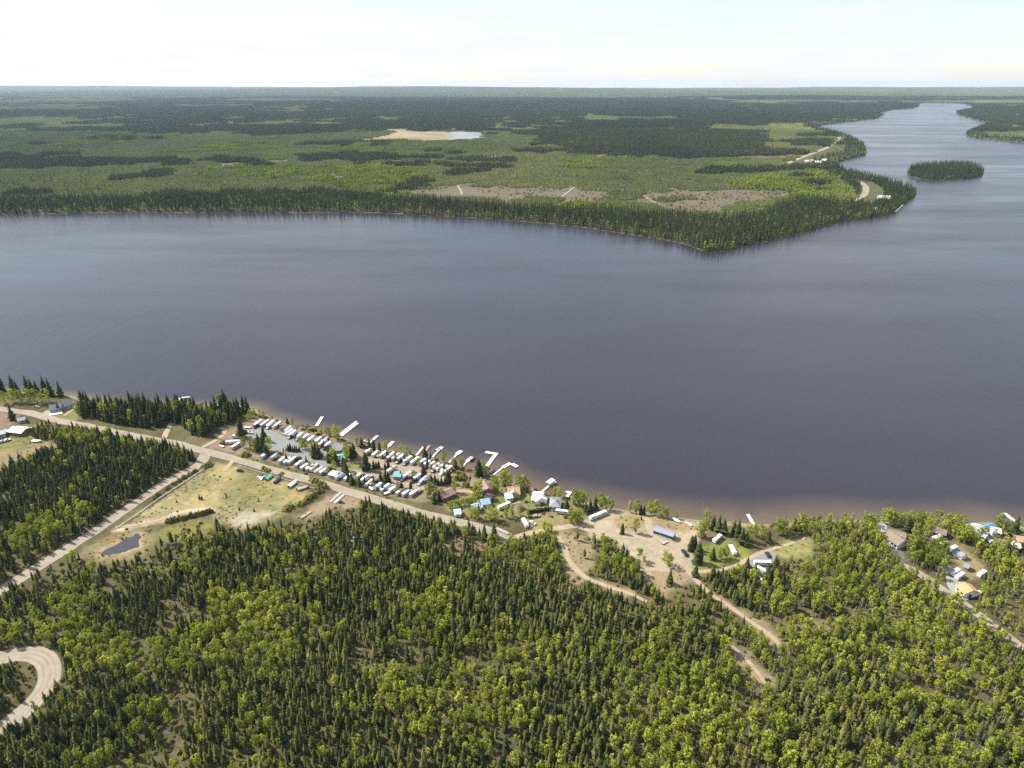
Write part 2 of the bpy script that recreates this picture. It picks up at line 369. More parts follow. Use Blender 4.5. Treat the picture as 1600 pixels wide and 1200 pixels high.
fm = inside(FIELD, X, Y); fp = np.clip((fbm(X, Y, 16, 33, 4) - .5) * 5, -1, 1)[:, None] * fm[:, None]; cov = cov * (1 + .22 * fp) + np.clip(fp, 0, 1) * np.array([.035, .018, .008])
paint(SANDY, SAND, 3); paint(SAND2, (0.40, 0.36, 0.28), 5)
paint(POND_BANK, (0.22, 0.175, 0.095), 4); paint(POND.mean(0) + (POND - POND.mean(0)) * 1.22, (0.33, 0.265, 0.175), 3); paint(LUMBER, (0.27, 0.205, 0.14), 4); paint(MOSSY, (0.19, 0.175, 0.06), 5); paint(PARK_GREEN, OLIVE)
paint(LAWN1, LAWN); paint(LAWN2, (0.24, 0.215, 0.07)); paint(FIELD2, (0.24, 0.205, 0.10)); paint(BIGLOT, (0.37, 0.31, 0.225), 4)
for pl in (LOT_DRY1, LOT_DRY2, LOT_DRY3): paint(pl, (0.285, 0.22, 0.115), 3)
paint(GRASS_R, (0.19, 0.20, 0.055), 4); paint(GRASS_R2, (0.24, 0.23, 0.09), 4)
for pl in (CLEAR1, CLEAR2, CLEAR3, CLEAR4, CLEAR5, CLEAR6): paint(pl, (0.27, 0.215, 0.135), 4)
for pl in (CLEAR7, CLEAR8, CLEAR9): paint(pl, (0.185, 0.145, 0.10), 5)
paint(FARM_DIRT, (0.21, 0.155, 0.12)); paint(FARM_GREEN, OLIVE, 5); paint(FARM_DRY, DRY, 5); paint(LAWN_L, (0.20, 0.195, 0.07)); paint(YARD_R, DRY); paint(YARD_R2, DRY)
beach = (D > -4) & (D < 1 + 7 * fbm(X, Y, 18, 66)) & (Y < 850); cov[beach] = cov[beach] * 0.4 + np.array(SAND) * 0.6 * (.3 + .8 * fbm(X[beach], Y[beach], 14, 67))[:, None]
lakebed = D < -2; cov[lakebed] = (0.20, 0.15, 0.10)
# far bank
FAR_MEADOW = smooth(PP([(557, 221), (590, 214), (618, 208), (598, 203), (618, 203), (675, 206), (699, 208), (709, 219), (679, 221), (620, 220)], 5), 2, True)
FAR_POND = smooth(PP([(699, 207), (735, 207), (757, 209), (760, 213), (753, 218), (725, 219), (707, 219)], 5), 2, True)
CUT1 = smooth(PP([(640, 297), (690, 292), (760, 291), (830, 294), (900, 293), (950, 300), (962, 306), (940, 313), (890, 319), (820, 316), (740, 312), (680, 307)], 5), 2, True)
CUT2 = smooth(PP([(998, 304), (1055, 296), (1120, 293), (1190, 297), (1245, 303), (1225, 312), (1160, 318), (1130, 332), (1075, 330), (1030, 318)], 5), 2, True)
CUTS = [CUT1, CUT2] + [smooth(PP(p, 5), 2, True) for p in (
    [(320, 259), (400, 253), (460, 249), (455, 252), (400, 257), (340, 262)], [(500, 280), (530, 275), (560, 272), (555, 277), (520, 283)],
    [(720, 249), (760, 243), (792, 243), (780, 247), (740, 250)], [(900, 243), (940, 240), (968, 238), (965, 243), (930, 245)],
    [(1150, 247), (1190, 243), (1240, 242), (1235, 245), (1180, 249)], [(600, 248), (640, 249), (672, 252), (660, 254), (620, 252)],
    [(585, 186), (600, 184), (618, 185), (610, 188), (592, 188)], [(875, 180), (900, 178), (928, 178), (915, 181)], [(880, 196), (900, 194), (902, 198), (888, 199)],
    [(310, 163), (350, 161), (400, 162), (360, 165)], [(890, 226), (905, 224), (905, 229), (892, 229)])]
farm = Y > 850
cov[farm & (D > 0)] = (0.10, 0.10, 0.05); cov[farm & (D > -3) & (D < 16)] = (0.045, 0.04, 0.025)
paint(FAR_MEADOW, (0.30, 0.24, 0.15), 20); paint(FAR_POND, (0.26, 0.265, 0.285), 30); fm = inside(FAR_POND, X, Y) | inside(FAR_MEADOW, X, Y); cov[fm] *= (.55 + .9 * fbm(X[fm], Y[fm], 120, 77, 4))[:, None]
for pl in CUTS: paint(pl, (0.155, 0.125, 0.095), 60, .95)
terr = bpy.data.meshes.new('ground')
terr.vertices.add(len(X)); terr.vertices.foreach_set('co', np.stack([X, Y, Z], -1).ravel())
terr.loops.add(len(quads) * 4); terr.loops.foreach_set('vertex_index', quads.ravel())
terr.polygons.add(len(quads)); terr.polygons.foreach_set('loop_start', np.arange(len(quads)) * 4)
terr.polygons.foreach_set('use_smooth', np.ones(len(quads), bool)); terr.update(calc_edges=True)
ca = terr.color_attributes.new('cover', 'FLOAT_COLOR', 'POINT')
ca.data.foreach_set('color', np.concatenate([np.clip(cov, 0.01, 1), np.ones((len(X), 1))], 1).astype(np.float32).ravel())
terr.materials.append(GROUND)
o = obj('ground', terr); o['kind'] = 'structure'

# lake surface: only near the lake, fine at the near shore so that the sandy shallows follow it
wr = np.concatenate([np.arange(255, 640, 4.0), np.linspace(640, 1800, 30)[1:], np.geomspace(1800, 16000, 30)[1:]])
wu = np.linspace(-0.97, 0.97, 330)
WY, WU = np.meshgrid(wr, wu, indexing='ij'); WX = WU * (WY + 100)
wn, wm = WY.shape; wi = np.arange(wn * wm).reshape(wn, wm)
wq = np.stack([wi[:-1, :-1], wi[:-1, 1:], wi[1:, 1:], wi[1:, :-1]], -1).reshape(-1, 4)
wx, wy = WX.ravel(), WY.ravel(); dn = seg_dist(near_s, wx, wy, False)
wet = sd_land(wx, wy) < 0
width = np.interp(wx, [-400, -150, 0, 150, 320], [7, 10, 15, 19, 18])
shal = np.where(wy < 850, np.where(wet, np.clip(1 - dn / (width * 1.6), 0, 1) ** 1.25, 1.0), 0.0)
WL = mesh('lake', np.stack([wx, wy, np.zeros_like(wx)], -1), wq, WATER); fattr(WL, 'shallow', shal)
o = obj('lake', WL); o['kind'] = 'structure'
pc = POND.mean(0)
pv = [(p[0], p[1], 0.85) for p in (pc + (POND - pc) * 1.06)]
PM = mesh('pond', pv, [tuple(range(len(pv)))], PONDW); fattr(PM, 'shallow', np.full(len(pv), 0.12))
o = obj('pond', PM); o['kind'] = 'structure'

# ------------------------------------------------------------------ roads, tracks, yards
ROADS = []
def ribbon(name, pts, width, m, lift, wob=0.25, z=PL, far=False):
    c = smooth(PP(pts, z), 5); seg = np.linalg.norm(np.diff(c, axis=0), axis=1); s = np.concatenate([[0], np.cumsum(seg)])
    t = np.arange(0, s[-1], 14.0 if far else 2.5); cx = np.interp(t, s, c[:, 0]); cyy = np.interp(t, s, c[:, 1])
    tx = np.gradient(cx); ty = np.gradient(cyy); L = np.hypot(tx, ty); nx, ny = -ty / L, tx / L
    v = []; ac = []
    for k in range(len(t)):
        wl = width / 2 * (1 + wob * (noise(np.array(t[k]), 3.0, 9, 1) - 0.5)); w2 = width / 2 * (1 + wob * (noise(np.array(t[k]), 8.0, 9, 2) - 0.5))
        for q, a in ((-1, 0), (-0.5, .25), (0, 0.5), (0.5, .75), (1, 1)):
            h = (wl if q < 0 else w2) * q; x, y = cx[k] + nx[k] * h, cyy[k] + ny[k] * h
            v.append((x, y, 0)); ac.append(a)
    va = np.array(v); va[:, 2] = height(va[:, 0], va[:, 1]) + lift + 0.004 * len(ROADS)
    f = [(5 * k + j, 5 * k + j + 5, 5 * k + j + 6, 5 * k + j + 1) for k in range(len(t) - 1) for j in range(4)]
    f = [q[::-1] for q in f]
    me = mesh(name, va, f, m); fattr(me, 'across', ac)
    o = obj(name, me); o['kind'] = 'structure'
    ROADS.append((np.stack([cx, cyy], -1), width)); return o
ribbon('gravel_road', [(-120, 612), (-60, 625), (0, 639), (45, 645), (90, 657), (148, 668), (202, 680), (270, 692), (316, 704), (365, 717), (414, 731), (462, 744), (511, 757), (540, 767), (587, 781), (625, 792), (665, 803), (702, 813), (733, 820), (754, 827), (778, 835), (800, 841)], 7.0, ROAD, 0.09, .35)
ribbon('gravel_road', [(325, 703), (319, 713), (310, 727), (280, 743), (250, 760), (208, 789), (166, 818), (130, 842), (80, 873), (30, 905), (-20, 936), (-80, 972)], 7.5, ROAD, 0.07, .35)
ribbon('gravel_road', [(-60, 1040), (-20, 1033), (20, 1024), (50, 1022), (70, 1030), (78, 1048), (74, 1070), (50, 1100), (0, 1140), (-80, 1180)], 9.0, ROAD, 0.08, 0.1)
ribbon('gravel_road', [(1411, 884), (1431, 893), (1461, 913), (1487, 931), (1506, 944), (1527, 959), (1557, 981), (1600, 1014), (1660, 1058), (1740, 1110)], 5.2, ROAD, 0.08)
ribbon('dirt_track', [(800, 841), (830, 833), (860, 827), (904, 821), (935, 824), (965, 830)], 3.7, TRACK, 0.055, 0.8)
ribbon('dirt_track', [(1010, 838), (1030, 853), (1052, 866), (1066, 880), (1078, 893), (1085, 905)], 3.4, TRACK, 0.06, 0.8)
ribbon('dirt_track', [(1085, 893), (1115, 892), (1150, 884), (1172, 872), (1200, 860), (1230, 851), (1260, 840)], 2.4, TRACK, 0.065, 0.8)
ribbon('dirt_track', [(1112, 930), (1140, 948), (1175, 973), (1205, 994), (1225, 1015)], 2.2, TRACK, 0.06, 0.8)
ribbon('dirt_track', [(1006, 802), (1012, 815), (1016, 832), (1032, 844), (1052, 851), (1076, 850), (1090, 840), (1094, 828)], 3.4, TRACK, 0.05, 0.8)
ribbon('dirt_track', [(905, 824), (940, 834), (970, 838), (1000, 840), (1020, 848)], 3.1, TRACK, 0.06, 0.8)
ribbon('dirt_track', [(872, 838), (882, 858), (892, 880), (915, 902), (950, 916), (985, 928), (1015, 942)], 2.7, TRACK, 0.06, 0.8)
ribbon('dirt_track', [(1000, 889), (1040, 891), (1080, 895)], 2.7, TRACK, 0.05, 0.8)
ribbon('dirt_track', [(1085, 903), (1098, 918), (1114, 932)], 2.7, TRACK, 0.05, 0.8)
ribbon('dirt_track', [(1130, 1000), (1155, 1020), (1180, 1046), (1200, 1075)], 1.7, TRACK, 0.05, 0.8)
ribbon('dirt_track', [(365, 719), (356, 729), (348, 738)], 2.7, TRACK, 0.065, 0.8)
ribbon('dirt_track', [(316, 699), (334, 690), (347, 681), (352, 672)], 3.1, TRACK, 0.06, 0.8)
ribbon('dirt_track', [(255, 688), (262, 672), (268, 660)], 3.4, TRACK, 0.06, 0.8)
ribbon('dirt_track', [(700, 768), (730, 768), (755, 773), (762, 768)], 2.7, TRACK, 0.06, 0.8)
ribbon('dirt_track', [(180, 824), (215, 820), (255, 811), (300, 798)], 1.8, TRACK, 0.07, 0.8)
ribbon('dirt_track', [(100, 650), (110, 643), (117, 638)], 2.0, TRACK, 0.06, 0.8)
ribbon('far_road', [(1338, 282), (1350, 289), (1353, 296), (1349, 306), (1330, 315)], 14, ROAD, 0.5, 0.1, 5, True)
ribbon('far_road', [(1312, 214), (1307, 220), (1296, 229), (1272, 239), (1256, 245), (1229, 256)], 16, ROAD, 0.5, 0.1, 5, True)
ribbon('far_road', [(897, 293), (888, 300), (874, 311)], 5, ROAD, 0.6, 0.1, 5, True)
ribbon('far_road', [(715, 290), (720, 298), (722, 306)], 5, ROAD, 0.6, 0.1, 5, True)
ribbon('far_road', [(1002, 304), (1018, 314), (1034, 322)], 5, ROAD, 0.6, 0.1, 5, True)
def sheet(name, pts, m, lift, n=4):
    p = smooth(PP(pts, PL), n, True); p = p + (rng.random(p.shape) - 0.5) * 0.5
    o = obj(name, mesh(name, [(a, b, PL + lift) for a, b in p], [tuple(range(len(p)))], m)); o['kind'] = 'structure'; return p
LOTS = [sheet('gravel_lot', [(384, 684), (388, 672), (404, 668), (422, 672), (441, 680), (462, 690), (480, 701), (503, 706), (516, 704), (524, 712), (514, 728), (503, 732), (479, 724), (466, 714), (443, 706), (430, 705), (410, 698), (397, 690)], GREY_LOT, 0.035),
    sheet('gravel_lot', [(570, 722), (581, 715), (618, 724), (657, 731), (672, 739), (702, 745), (716, 756), (700, 757), (672, 752), (652, 748), (620, 738), (590, 731)], TAN_LOT, 0.03),
    sheet('gravel_lot', [(552, 733), (581, 739), (608, 747), (631, 753), (668, 757), (662, 765), (640, 764), (600, 750), (562, 741)], TAN_LOT, 0.03),
    sheet('gravel_pad', [(1169, 873), (1178, 864), (1194, 859), (1207, 861), (1215, 871), (1203, 884), (1190, 893), (1177, 886)], GREY_LOT, 0.045),
    sheet('driveway', [(1380, 848), (1388, 841), (1404, 852), (1412, 856), (1413, 872), (1410, 884), (1405, 880), (1404, 862), (1388, 858)], ASPHALT, 0.05, 2),
    sheet('driveway', [(1480, 896), (1492, 899), (1510, 912), (1516, 932), (1508, 938), (1488, 926), (1478, 910)], CONCRETE, 0.05, 3),
    sheet('driveway', [(66, 645), (78, 640), (80, 646), (70, 650)], CONCRETE, 0.05, 2)]
# ------------------------------------------------------------------ tree models
def conifer_geo(seed, h, r, levels, per, low=0.1, droop=0.25, ragged=0.25):
    g = random.Random(seed); v, f, tv = [], [], []
    z0 = h * low
    n = 6                                              # slim dense core of twigs
    for k in range(n): v.append((0.42 * r * math.cos(6.283 * k / n), 0.42 * r * math.sin(6.283 * k / n), z0 + 0.1 * h))
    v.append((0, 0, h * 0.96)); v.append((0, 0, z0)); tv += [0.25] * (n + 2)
    f += [(k, (k + 1) % n, n) for k in range(n)] + [((k + 1) % n, k, n + 1) for k in range(n)]
    for L in range(levels):
        t = L / (levels - 1); z = z0 + (h - z0) * (t ** 0.92) * 0.97
        R_ = r * (1 - t) ** 0.75 * (1 + g.uniform(-ragged, ragged)) + 0.12
        if t < 0.15: R_ *= 0.75
        m = max(4, int(per * (0.55 + 0.45 * (1 - t))))
        a0 = g.uniform(0, 6.28)
        for b in range(m):
            a = a0 + 6.283 * b / m + g.uniform(-0.25, 0.25); q = R_ * g.uniform(0.7, 1.2)
            ca, sa = math.cos(a), math.sin(a); wd = q * g.uniform(0.42, 0.62) + 0.1; dz = -droop * q + g.uniform(-0.1, 0.1) * q
            o = len(v); up = 0.18 * (h / levels) + 0.25 * q
            v += [(0.08 * ca, 0.08 * sa, z + up), (q * 0.55 * ca - wd * sa, q * 0.55 * sa + wd * ca, z + dz * 0.5),
                  (q * ca, q * sa, z + dz), (q * 0.55 * ca + wd * sa, q * 0.55 * sa - wd * ca, z + dz * 0.5)]
            f += [(o, o + 1, o + 2), (o, o + 2, o + 3)]; tv += [g.random() * 0.8 + 0.1] * 4
    o = len(v); v += [(0.1, 0, h * 0.93), (-0.05, 0.09, h * 0.93), (-0.05, -0.09, h * 0.93), (0, 0, h * 1.03)]; tv += [.5] * 4
    f += [(o, o + 1, o + 3), (o + 1, o + 2, o + 3), (o + 2, o, o + 3)]
    tvv, tf = [], []; tube(tvv, tf, (0, 0, -0.4), (0, 0, h * 0.55), 0.016 * h + 0.03, 0.05)
    return v, f, tv, tvv, tf
def aspen_geo(seed, h, r, clumps, per, base=0.38, leaf=0.55):
    g = random.Random(seed); v, f, tv = [], [], []; lv, lf = [], []
    lean = (g.uniform(-.06, .06) * h, g.uniform(-.06, .06) * h)
    top = (lean[0], lean[1], h * 0.93); tube(lv, lf, (0, 0, -0.4), (lean[0] * .5, lean[1] * .5, h * 0.5), 0.011 * h + 0.05, 0.007 * h + 0.03); tube(lv, lf, (lean[0] * .5, lean[1] * .5, h * 0.5), top, 0.007 * h + 0.03, 0.02)
    for c in range(clumps):
        t = base + (1 - base) * ((c + g.random() * 0.8) / clumps); a = c * 2.4 + g.uniform(-.5, .5)
        prof = math.sin(math.pi * min(1, max(0.08, (t - base) / (1.06 - base)) ** 0.8)) ** 0.7
        q = r * prof * g.uniform(0.25, 0.8); c0 = Vector((lean[0] * t + q * math.cos(a), lean[1] * t + q * math.sin(a), h * t * 0.97))
        if c % 2 == 0: tube(lv, lf, (lean[0] * t, lean[1] * t, c0.z - 0.12 * h), tuple(c0), 0.045, 0.015, 3)
        cr = r * g.uniform(0.34, 0.6); tone = g.uniform(0.15, 0.85)
        for k in range(per):
            d = Vector((g.gauss(0, 1), g.gauss(0, 1), g.gauss(0, 0.85))).normalized(); p = c0 + d * cr * g.uniform(0.55, 1.0)
            nrm = (d + Vector((g.uniform(-.7, .7), g.uniform(-.7, .7), g.uniform(-.3, .9)))).normalized()
            s = nrm.cross(Vector((0.3, 0.7, 0.2))).normalized(); t2 = nrm.cross(s); rot = g.uniform(0, 6.28)
            s, t2 = s * math.cos(rot) + t2 * math.sin(rot), t2 * math.cos(rot) - s * math.sin(rot)
            z = leaf * g.uniform(0.6, 1.15); o = len(v)
            v += [tuple(p + s * z), tuple(p + t2 * z * 0.7), tuple(p - s * z), tuple(p - t2 * z * 0.7)]
            f.append((o, o + 1, o + 2, o + 3)); tv += [min(1, max(0, tone + g.uniform(-.3, .3)))] * 4
    return v, f, tv, lv, lf
def shrub_geo(seed, h, r, n):
    g = random.Random(seed); v, f, tv = [], [], []
    for k in range(n):
        d = Vector((g.gauss(0, 1), g.gauss(0, 1), abs(g.gauss(0, .8)))).normalized(); q = g.uniform(0.5, 1)
        p = Vector((d.x * r * q, d.y * r * q, d.z * h * q + 0.1)); nrm = (d + Vector((g.uniform(-.5, .5), g.uniform(-.5, .5), .3))).normalized()
        s = nrm.cross(Vector((.3, .7, .2))).normalized(); t = nrm.cross(s); z = r * g.uniform(0.22, 0.42); o = len(v)
        v += [tuple(p + s * z), tuple(p + t * z), tuple(p - s * z), tuple(p - t * z)]; f.append((o, o + 1, o + 2, o + 3)); tv += [g.random()] * 4
    lv, lf = [], []
    for k in range(3): tube(lv, lf, (0, 0, -0.2), (g.uniform(-.4, .4) * r, g.uniform(-.4, .4) * r, h * .7), 0.05, 0.02, 3)
    return v, f, tv, lv, lf
def bare_geo(seed, h):
    g = random.Random(seed); lv, lf = [], []
    tube(lv, lf, (0, 0, -0.3), (0, 0, h), 0.011 * h + .03, 0.02)
    for k in range(11):
        t = g.uniform(0.35, 0.95); a = g.uniform(0, 6.28); q = h * 0.2 * (1.1 - t) + 0.3
        tube(lv, lf, (0, 0, h * t), (q * math.cos(a), q * math.sin(a), h * t + q * 0.7), 0.05, 0.015, 3)
    return [], [], [], lv, lf
class Kind:
    def __init__(s, name, leafm, barkm, geos):
        s.joined, s.crown, s.trunk = [], [], []
        s.coll = bpy.data.collections.new(name + '_models')
        for k, (v, f, tv, lv, lf) in enumerate(geos):
            n = len(v)
            me = mesh(name, v + lv, f + [tuple(i + n for i in q) for q in lf], [leafm, barkm])
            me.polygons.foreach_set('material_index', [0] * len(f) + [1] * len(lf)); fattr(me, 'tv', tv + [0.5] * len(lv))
            o = bpy.data.objects.new('%s_%02d' % (name, k), me); s.coll.objects.link(o); s.joined.append(o)
            c = mesh('crown', v, f, leafm) if f else None
            if c: fattr(c, 'tv', tv)
            s.crown.append(c); s.trunk.append(mesh('trunk', lv, lf, barkm))
PINES = Kind('pine', PINE, BARK, [conifer_geo(10 + k, 10, 1.35 + 0.12 * (k % 3), 11, 8, 0.12 + 0.05 * (k % 3), 0.1, 0.3) for k in range(6)])
SPRUCES = Kind('spruce', SPRUCE, BARK, [conifer_geo(40 + k, 10, 1.55 + 0.2 * (k % 3), 13, 9, 0.06, 0.3, 0.3) for k in range(5)])
ASPENS = Kind('aspen', ASPEN, BIRCH, [aspen_geo(70 + k, 10, 1.7 + 0.25 * (k % 3), 10 + k % 3, 19, 0.30 + 0.09 * (k % 3), .5) for k in range(7)])
BANKA = Kind('bank_aspen', ASPEN, BIRCH, [aspen_geo(220 + k, 10, 2.1 + 0.3 * (k % 3), 12 + k % 3, 20, 0.14 + 0.05 * (k % 2), .5) for k in range(6)])
SHRUBS = Kind('shrub', SHRUB, DEAD, [shrub_geo(90 + k, 1.5, 1.2, 46) for k in range(4)])
BARES = Kind('bare_tree', SHRUB, DEAD, [bare_geo(110 + k, 10) for k in range(3)])
def patch(seed, size, n, h0, h1, r, sides, round_=False):
    """a piece of far woodland, each tree a small ragged crown"""
    g = random.Random(seed); v, f, tv = [], [], []
    for k in range(n):
        x, y = g.uniform(-.5, .5) * size * 1.12, g.uniform(-.5, .5) * size * 1.12; h = g.uniform(h0, h1); q = r * g.uniform(0.75, 1.25) * (h / h1) ** 0.5
        o = len(v); a0 = g.uniform(0, 6); t = g.random()
        tiers = [(0.08, 1.0), (0.42, 0.95), (0.8, 0.6)] if round_ else [(0.05, 1.0), (0.45, 0.62)]
        for zt, rt in tiers:
            for b in range(sides): a = a0 + 6.283 * b / sides + zt * 2; w2 = q * rt * g.uniform(0.8, 1.15); v.append((x + w2 * math.cos(a), y + w2 * math.sin(a), h * (zt + g.uniform(-.03, .03))))
        v.append((x, y, h)); T = len(tiers)
        for i in range(T - 1):
            for b in range(sides): p = o + i * sides; f.append((p + b, p + (b + 1) % sides, p + sides + (b + 1) % sides, p + sides + b))
        p = o + (T - 1) * sides; f += [(p + b, p + (b + 1) % sides, o + T * sides) for b in range(sides)]
        tv += [t] * (T * sides + 1)
    return v, f, tv, [], []
FAR1 = Kind('tall_spruce', SPRUCE, BARK, [conifer_geo(130 + k, 10, 1.35 + .15 * (k % 2), 7, 6, 0.04, 0.25, 0.35)[:3] + ([], []) for k in range(4)])
FARA = Kind('round_aspen', ASPEN, BIRCH, [aspen_geo(150 + k, 10, 2.3, 6, 9, 0.15, 1.0)[:3] + ([], []) for k in range(3)])
RG1 = Kind('regrowth', REGROW, BARK, [patch(160 + k, 46, 230, 3.5, 6.5, 1.9, 5) for k in range(5)])
DK1 = Kind('old_and_shade_stand', SPRUCE, BARK, [patch(170 + k, 48, 110, 9, 17, 2.3, 5) for k in range(5)])
AS1 = Kind('aspen_stand', ASPEN, BIRCH, [patch(180 + k, 46, 110, 6, 10, 2.4, 5, True) for k in range(3)])
RG2 = Kind('regrowth_far', REGROW, BARK, [patch(190 + k, 130, 420, 5, 9, 4.4, 4) for k in range(4)])
DK2 = Kind('old_and_shade_stand_far', SPRUCE, BARK, [patch(200 + k, 130, 330, 12, 20, 3.8, 4) for k in range(4)])
RG3 = Kind('wood_far', REGROW, BARK, [patch(210 + k, 430, 700, 10, 20, 13, 4) for k in range(3)])

def scatter(name, label, kind, pts, scl, tint, zs=None, hw=None):
    """one mass of woodland: a model at every point"""
    pts = np.asarray(pts); n = len(pts); z = height(pts[:, 0], pts[:, 1]) if zs is None else zs
    me = bpy.data.meshes.new(name); me.vertices.add(n); me.vertices.foreach_set('co', np.column_stack([pts, z]).astype(np.float32).ravel())
    fattr(me, 'tint', tint); fattr(me, 'rot', rng.random(n) * 6.283)
    sv = me.attributes.new('scl', 'FLOAT_VECTOR', 'POINT'); sc = np.asarray(scl)
    hw = (0.85 + 0.4 * rng.random(n)) if hw is None else hw
    sv.data.foreach_set('vector', np.column_stack([sc * hw, sc * hw, sc]).astype(np.float32).ravel())
    iv = me.attributes.new('variant', 'INT', 'POINT'); iv.data.foreach_set('value', rng.integers(0, 1000, n).astype(np.int32))
    o = obj(name, me); o['kind'] = 'stuff'; o['label'] = label
    ng = bpy.data.node_groups.new(name, 'GeometryNodeTree')
    ng.interface.new_socket('Geometry', in_out='INPUT', socket_type='NodeSocketGeometry'); ng.interface.new_socket('Geometry', in_out='OUTPUT', socket_type='NodeSocketGeometry')
    N = ng.nodes.new; gi, go = N('NodeGroupInput'), N('NodeGroupOutput')
    ci = N('GeometryNodeCollectionInfo'); ci.inputs['Collection'].default_value = kind.coll; ci.inputs['Separate Children'].default_value = True; ci.inputs['Reset Children'].default_value = True
    ip = N('GeometryNodeInstanceOnPoints'); ip.inputs['Pick Instance'].default_value = True
    def na(nm, t): a = N('GeometryNodeInputNamedAttribute'); a.data_type = t; a.inputs['Name'].default_value = nm; return a.outputs['Attribute']
    cx = N('ShaderNodeCombineXYZ'); e2r = N('FunctionNodeEulerToRotation'); Lk = ng.links.new
    Lk(na('rot', 'FLOAT'), cx.inputs['Z']); Lk(cx.outputs[0], e2r.inputs[0]); Lk(e2r.outputs[0], ip.inputs['Rotation'])
    Lk(na('scl', 'FLOAT_VECTOR'), ip.inputs['Scale']); Lk(na('variant', 'INT'), ip.inputs['Instance Index'])
    Lk(gi.outputs[0], ip.inputs['Points']); Lk(ci.outputs[0], ip.inputs['Instance']); Lk(ip.outputs[0], go.inputs[0])
    md = o.modifiers.new('scatter', 'NODES'); md.node_group = ng
    return o
def tree(name, label, cat, kind, x, y, h, tint, group=None, wide=1.0, var=None, rz=None):
    k = random.randrange(len(kind.trunk)) if var is None else var
    r = empty(name, (x, y, gz(x, y)), random.uniform(0, 6.28) if rz is None else rz); s = h / 10.0; r.scale = (s * wide, s * wide, s)
    tag(r, label, cat, group); obj('trunk', kind.trunk[k], r)
    if kind.crown[k]: c = obj('crown', kind.crown[k], r); c['tint'] = float(tint)
    return r

# ------------------------------------------------------------------ where the near woods stand
F_MAIN = Z_([(-150, 965), (-20, 950), (20, 927), (60, 900), (112, 872), (135, 876), (165, 886), (215, 880), (245, 864), (262, 850), (300, 844), (330, 832), (352, 828), (420, 826), (455, 816), (500, 806), (550, 797), (585, 787), (620, 797), (660, 811), (700, 823), (740, 833), (770, 844), (810, 850), (850, 838), (880, 842), (930, 838), (955, 842), (985, 850), (1010, 862), (1024, 885), (1080, 905), (1110, 902), (1150, 895), (1196, 898), (1196, 868), (1215, 876), (1250, 874), (1266, 855), (1262, 834), (1300, 822), (1345, 822), (1366, 850), (1384, 862), (1404, 884), (1460, 922), (1500, 950), (1540, 977), (1600, 1027), (1720, 1110), (1800, 1330), (-300, 1330)], n=2)
F_LEFT = Z_([(-120, 800), (-40, 760), (0, 738), (45, 722), (85, 708), (105, 692), (150, 683), (205, 690), (262, 702), (300, 714), (306, 724), (280, 738), (248, 755), (205, 784), (160, 814), (122, 841), (72, 871), (20, 902), (-60, 955), (-160, 980)], n=2)
F_SHORE_L = Z_([(125, 640), (136, 634), (170, 634), (250, 638), (300, 640), (335, 640), (345, 642), (372, 644), (376, 655), (340, 668), (334, 680), (300, 682), (288, 665), (262, 664), (250, 672), (190, 664), (130, 652)], n=2)
THICKET = Z_([(50, 688), (52, 670), (82, 663), (130, 670), (155, 675), (130, 688), (100, 698), (78, 690)], n=2)
F_RIGHT = Z_([(1418, 880), (1418, 862), (1440, 852), (1466, 858), (1478, 870), (1474, 895), (1470, 912)], n=2)
F_RIGHT2 = Z_([(1520, 950), (1532, 928), (1530, 905), (1545, 900), (1530, 872), (1515, 858), (1560, 862), (1620, 870), (1720, 900), (1760, 1080), (1640, 1028), (1600, 1000)], n=2)
SHORE_R = Z_([(1205, 828), (1250, 824), (1300, 819), (1345, 819), (1350, 840), (1300, 845), (1262, 836)], n=2)
WOODS = [F_MAIN, F_LEFT, F_SHORE_L, THICKET, F_RIGHT, F_RIGHT2, SHORE_R]
OPEN = [CLEAR1, CLEAR2, CLEAR3, CLEAR4, CLEAR5, CLEAR6, POND_BANK, FIELD, LUMBER, BIGLOT, GRASS_R2]
HALF = [CLEAR7, CLEAR8, CLEAR9, MOSSY]
def jitter(x0, x1, y0, y1, s):
    a, b = np.meshgrid(np.arange(x0, x1, s), np.arange(y0, y1, s)); a = a + (rng.random(a.shape) - .5) * s * 1.1; b = b + (rng.random(b.shape) - .5) * s * 1.1
    return a.ravel(), b.ravel()
nx, ny = jitter(-620, 620, 120, 600, 2.2)
keep = np.zeros(len(nx), bool); zone = np.full(len(nx), -1)
for k, pl in enumerate(WOODS):
    m = inside(pl, nx, ny); keep |= m; zone[m & (zone < 0)] = k
nx, ny, zone = nx[keep], ny[keep], zone[keep]
keep = np.ones(len(nx), bool)
for c, wd in ROADS: keep &= (seg_dist(c, nx, ny, False) > wd / 2 + 1.6) & (seg_dist(c, nx, ny + 4.5, False) > wd / 2 * .8)
for pl in OPEN: keep &= ~(inside(pl, nx, ny) | (inside(pl, nx, ny + 7) if pl is not CLEAR6 else False)) | (rng.random(len(nx)) < (.2 if pl is CLEAR6 or pl is CLEAR5 else .02))
for pl in HALF: keep &= ~inside(pl, nx, ny) | (rng.random(len(nx)) < 0.22)
for pl in LOTS: keep &= ~inside(pl, nx, ny)
gapn = fbm(nx, ny, 26, 11); keep &= (gapn > 0.33) | (rng.random(len(nx)) < 0.3)
keep &= rng.random(len(nx)) < np.where(zone == 2, 0.5, np.where(zone == 1, 0.70, 0.84))
nx, ny, zone, gapn = nx[keep], ny[keep], zone[keep], gapn[keep]
wpx, wpy = to_px(nx, ny, PL)
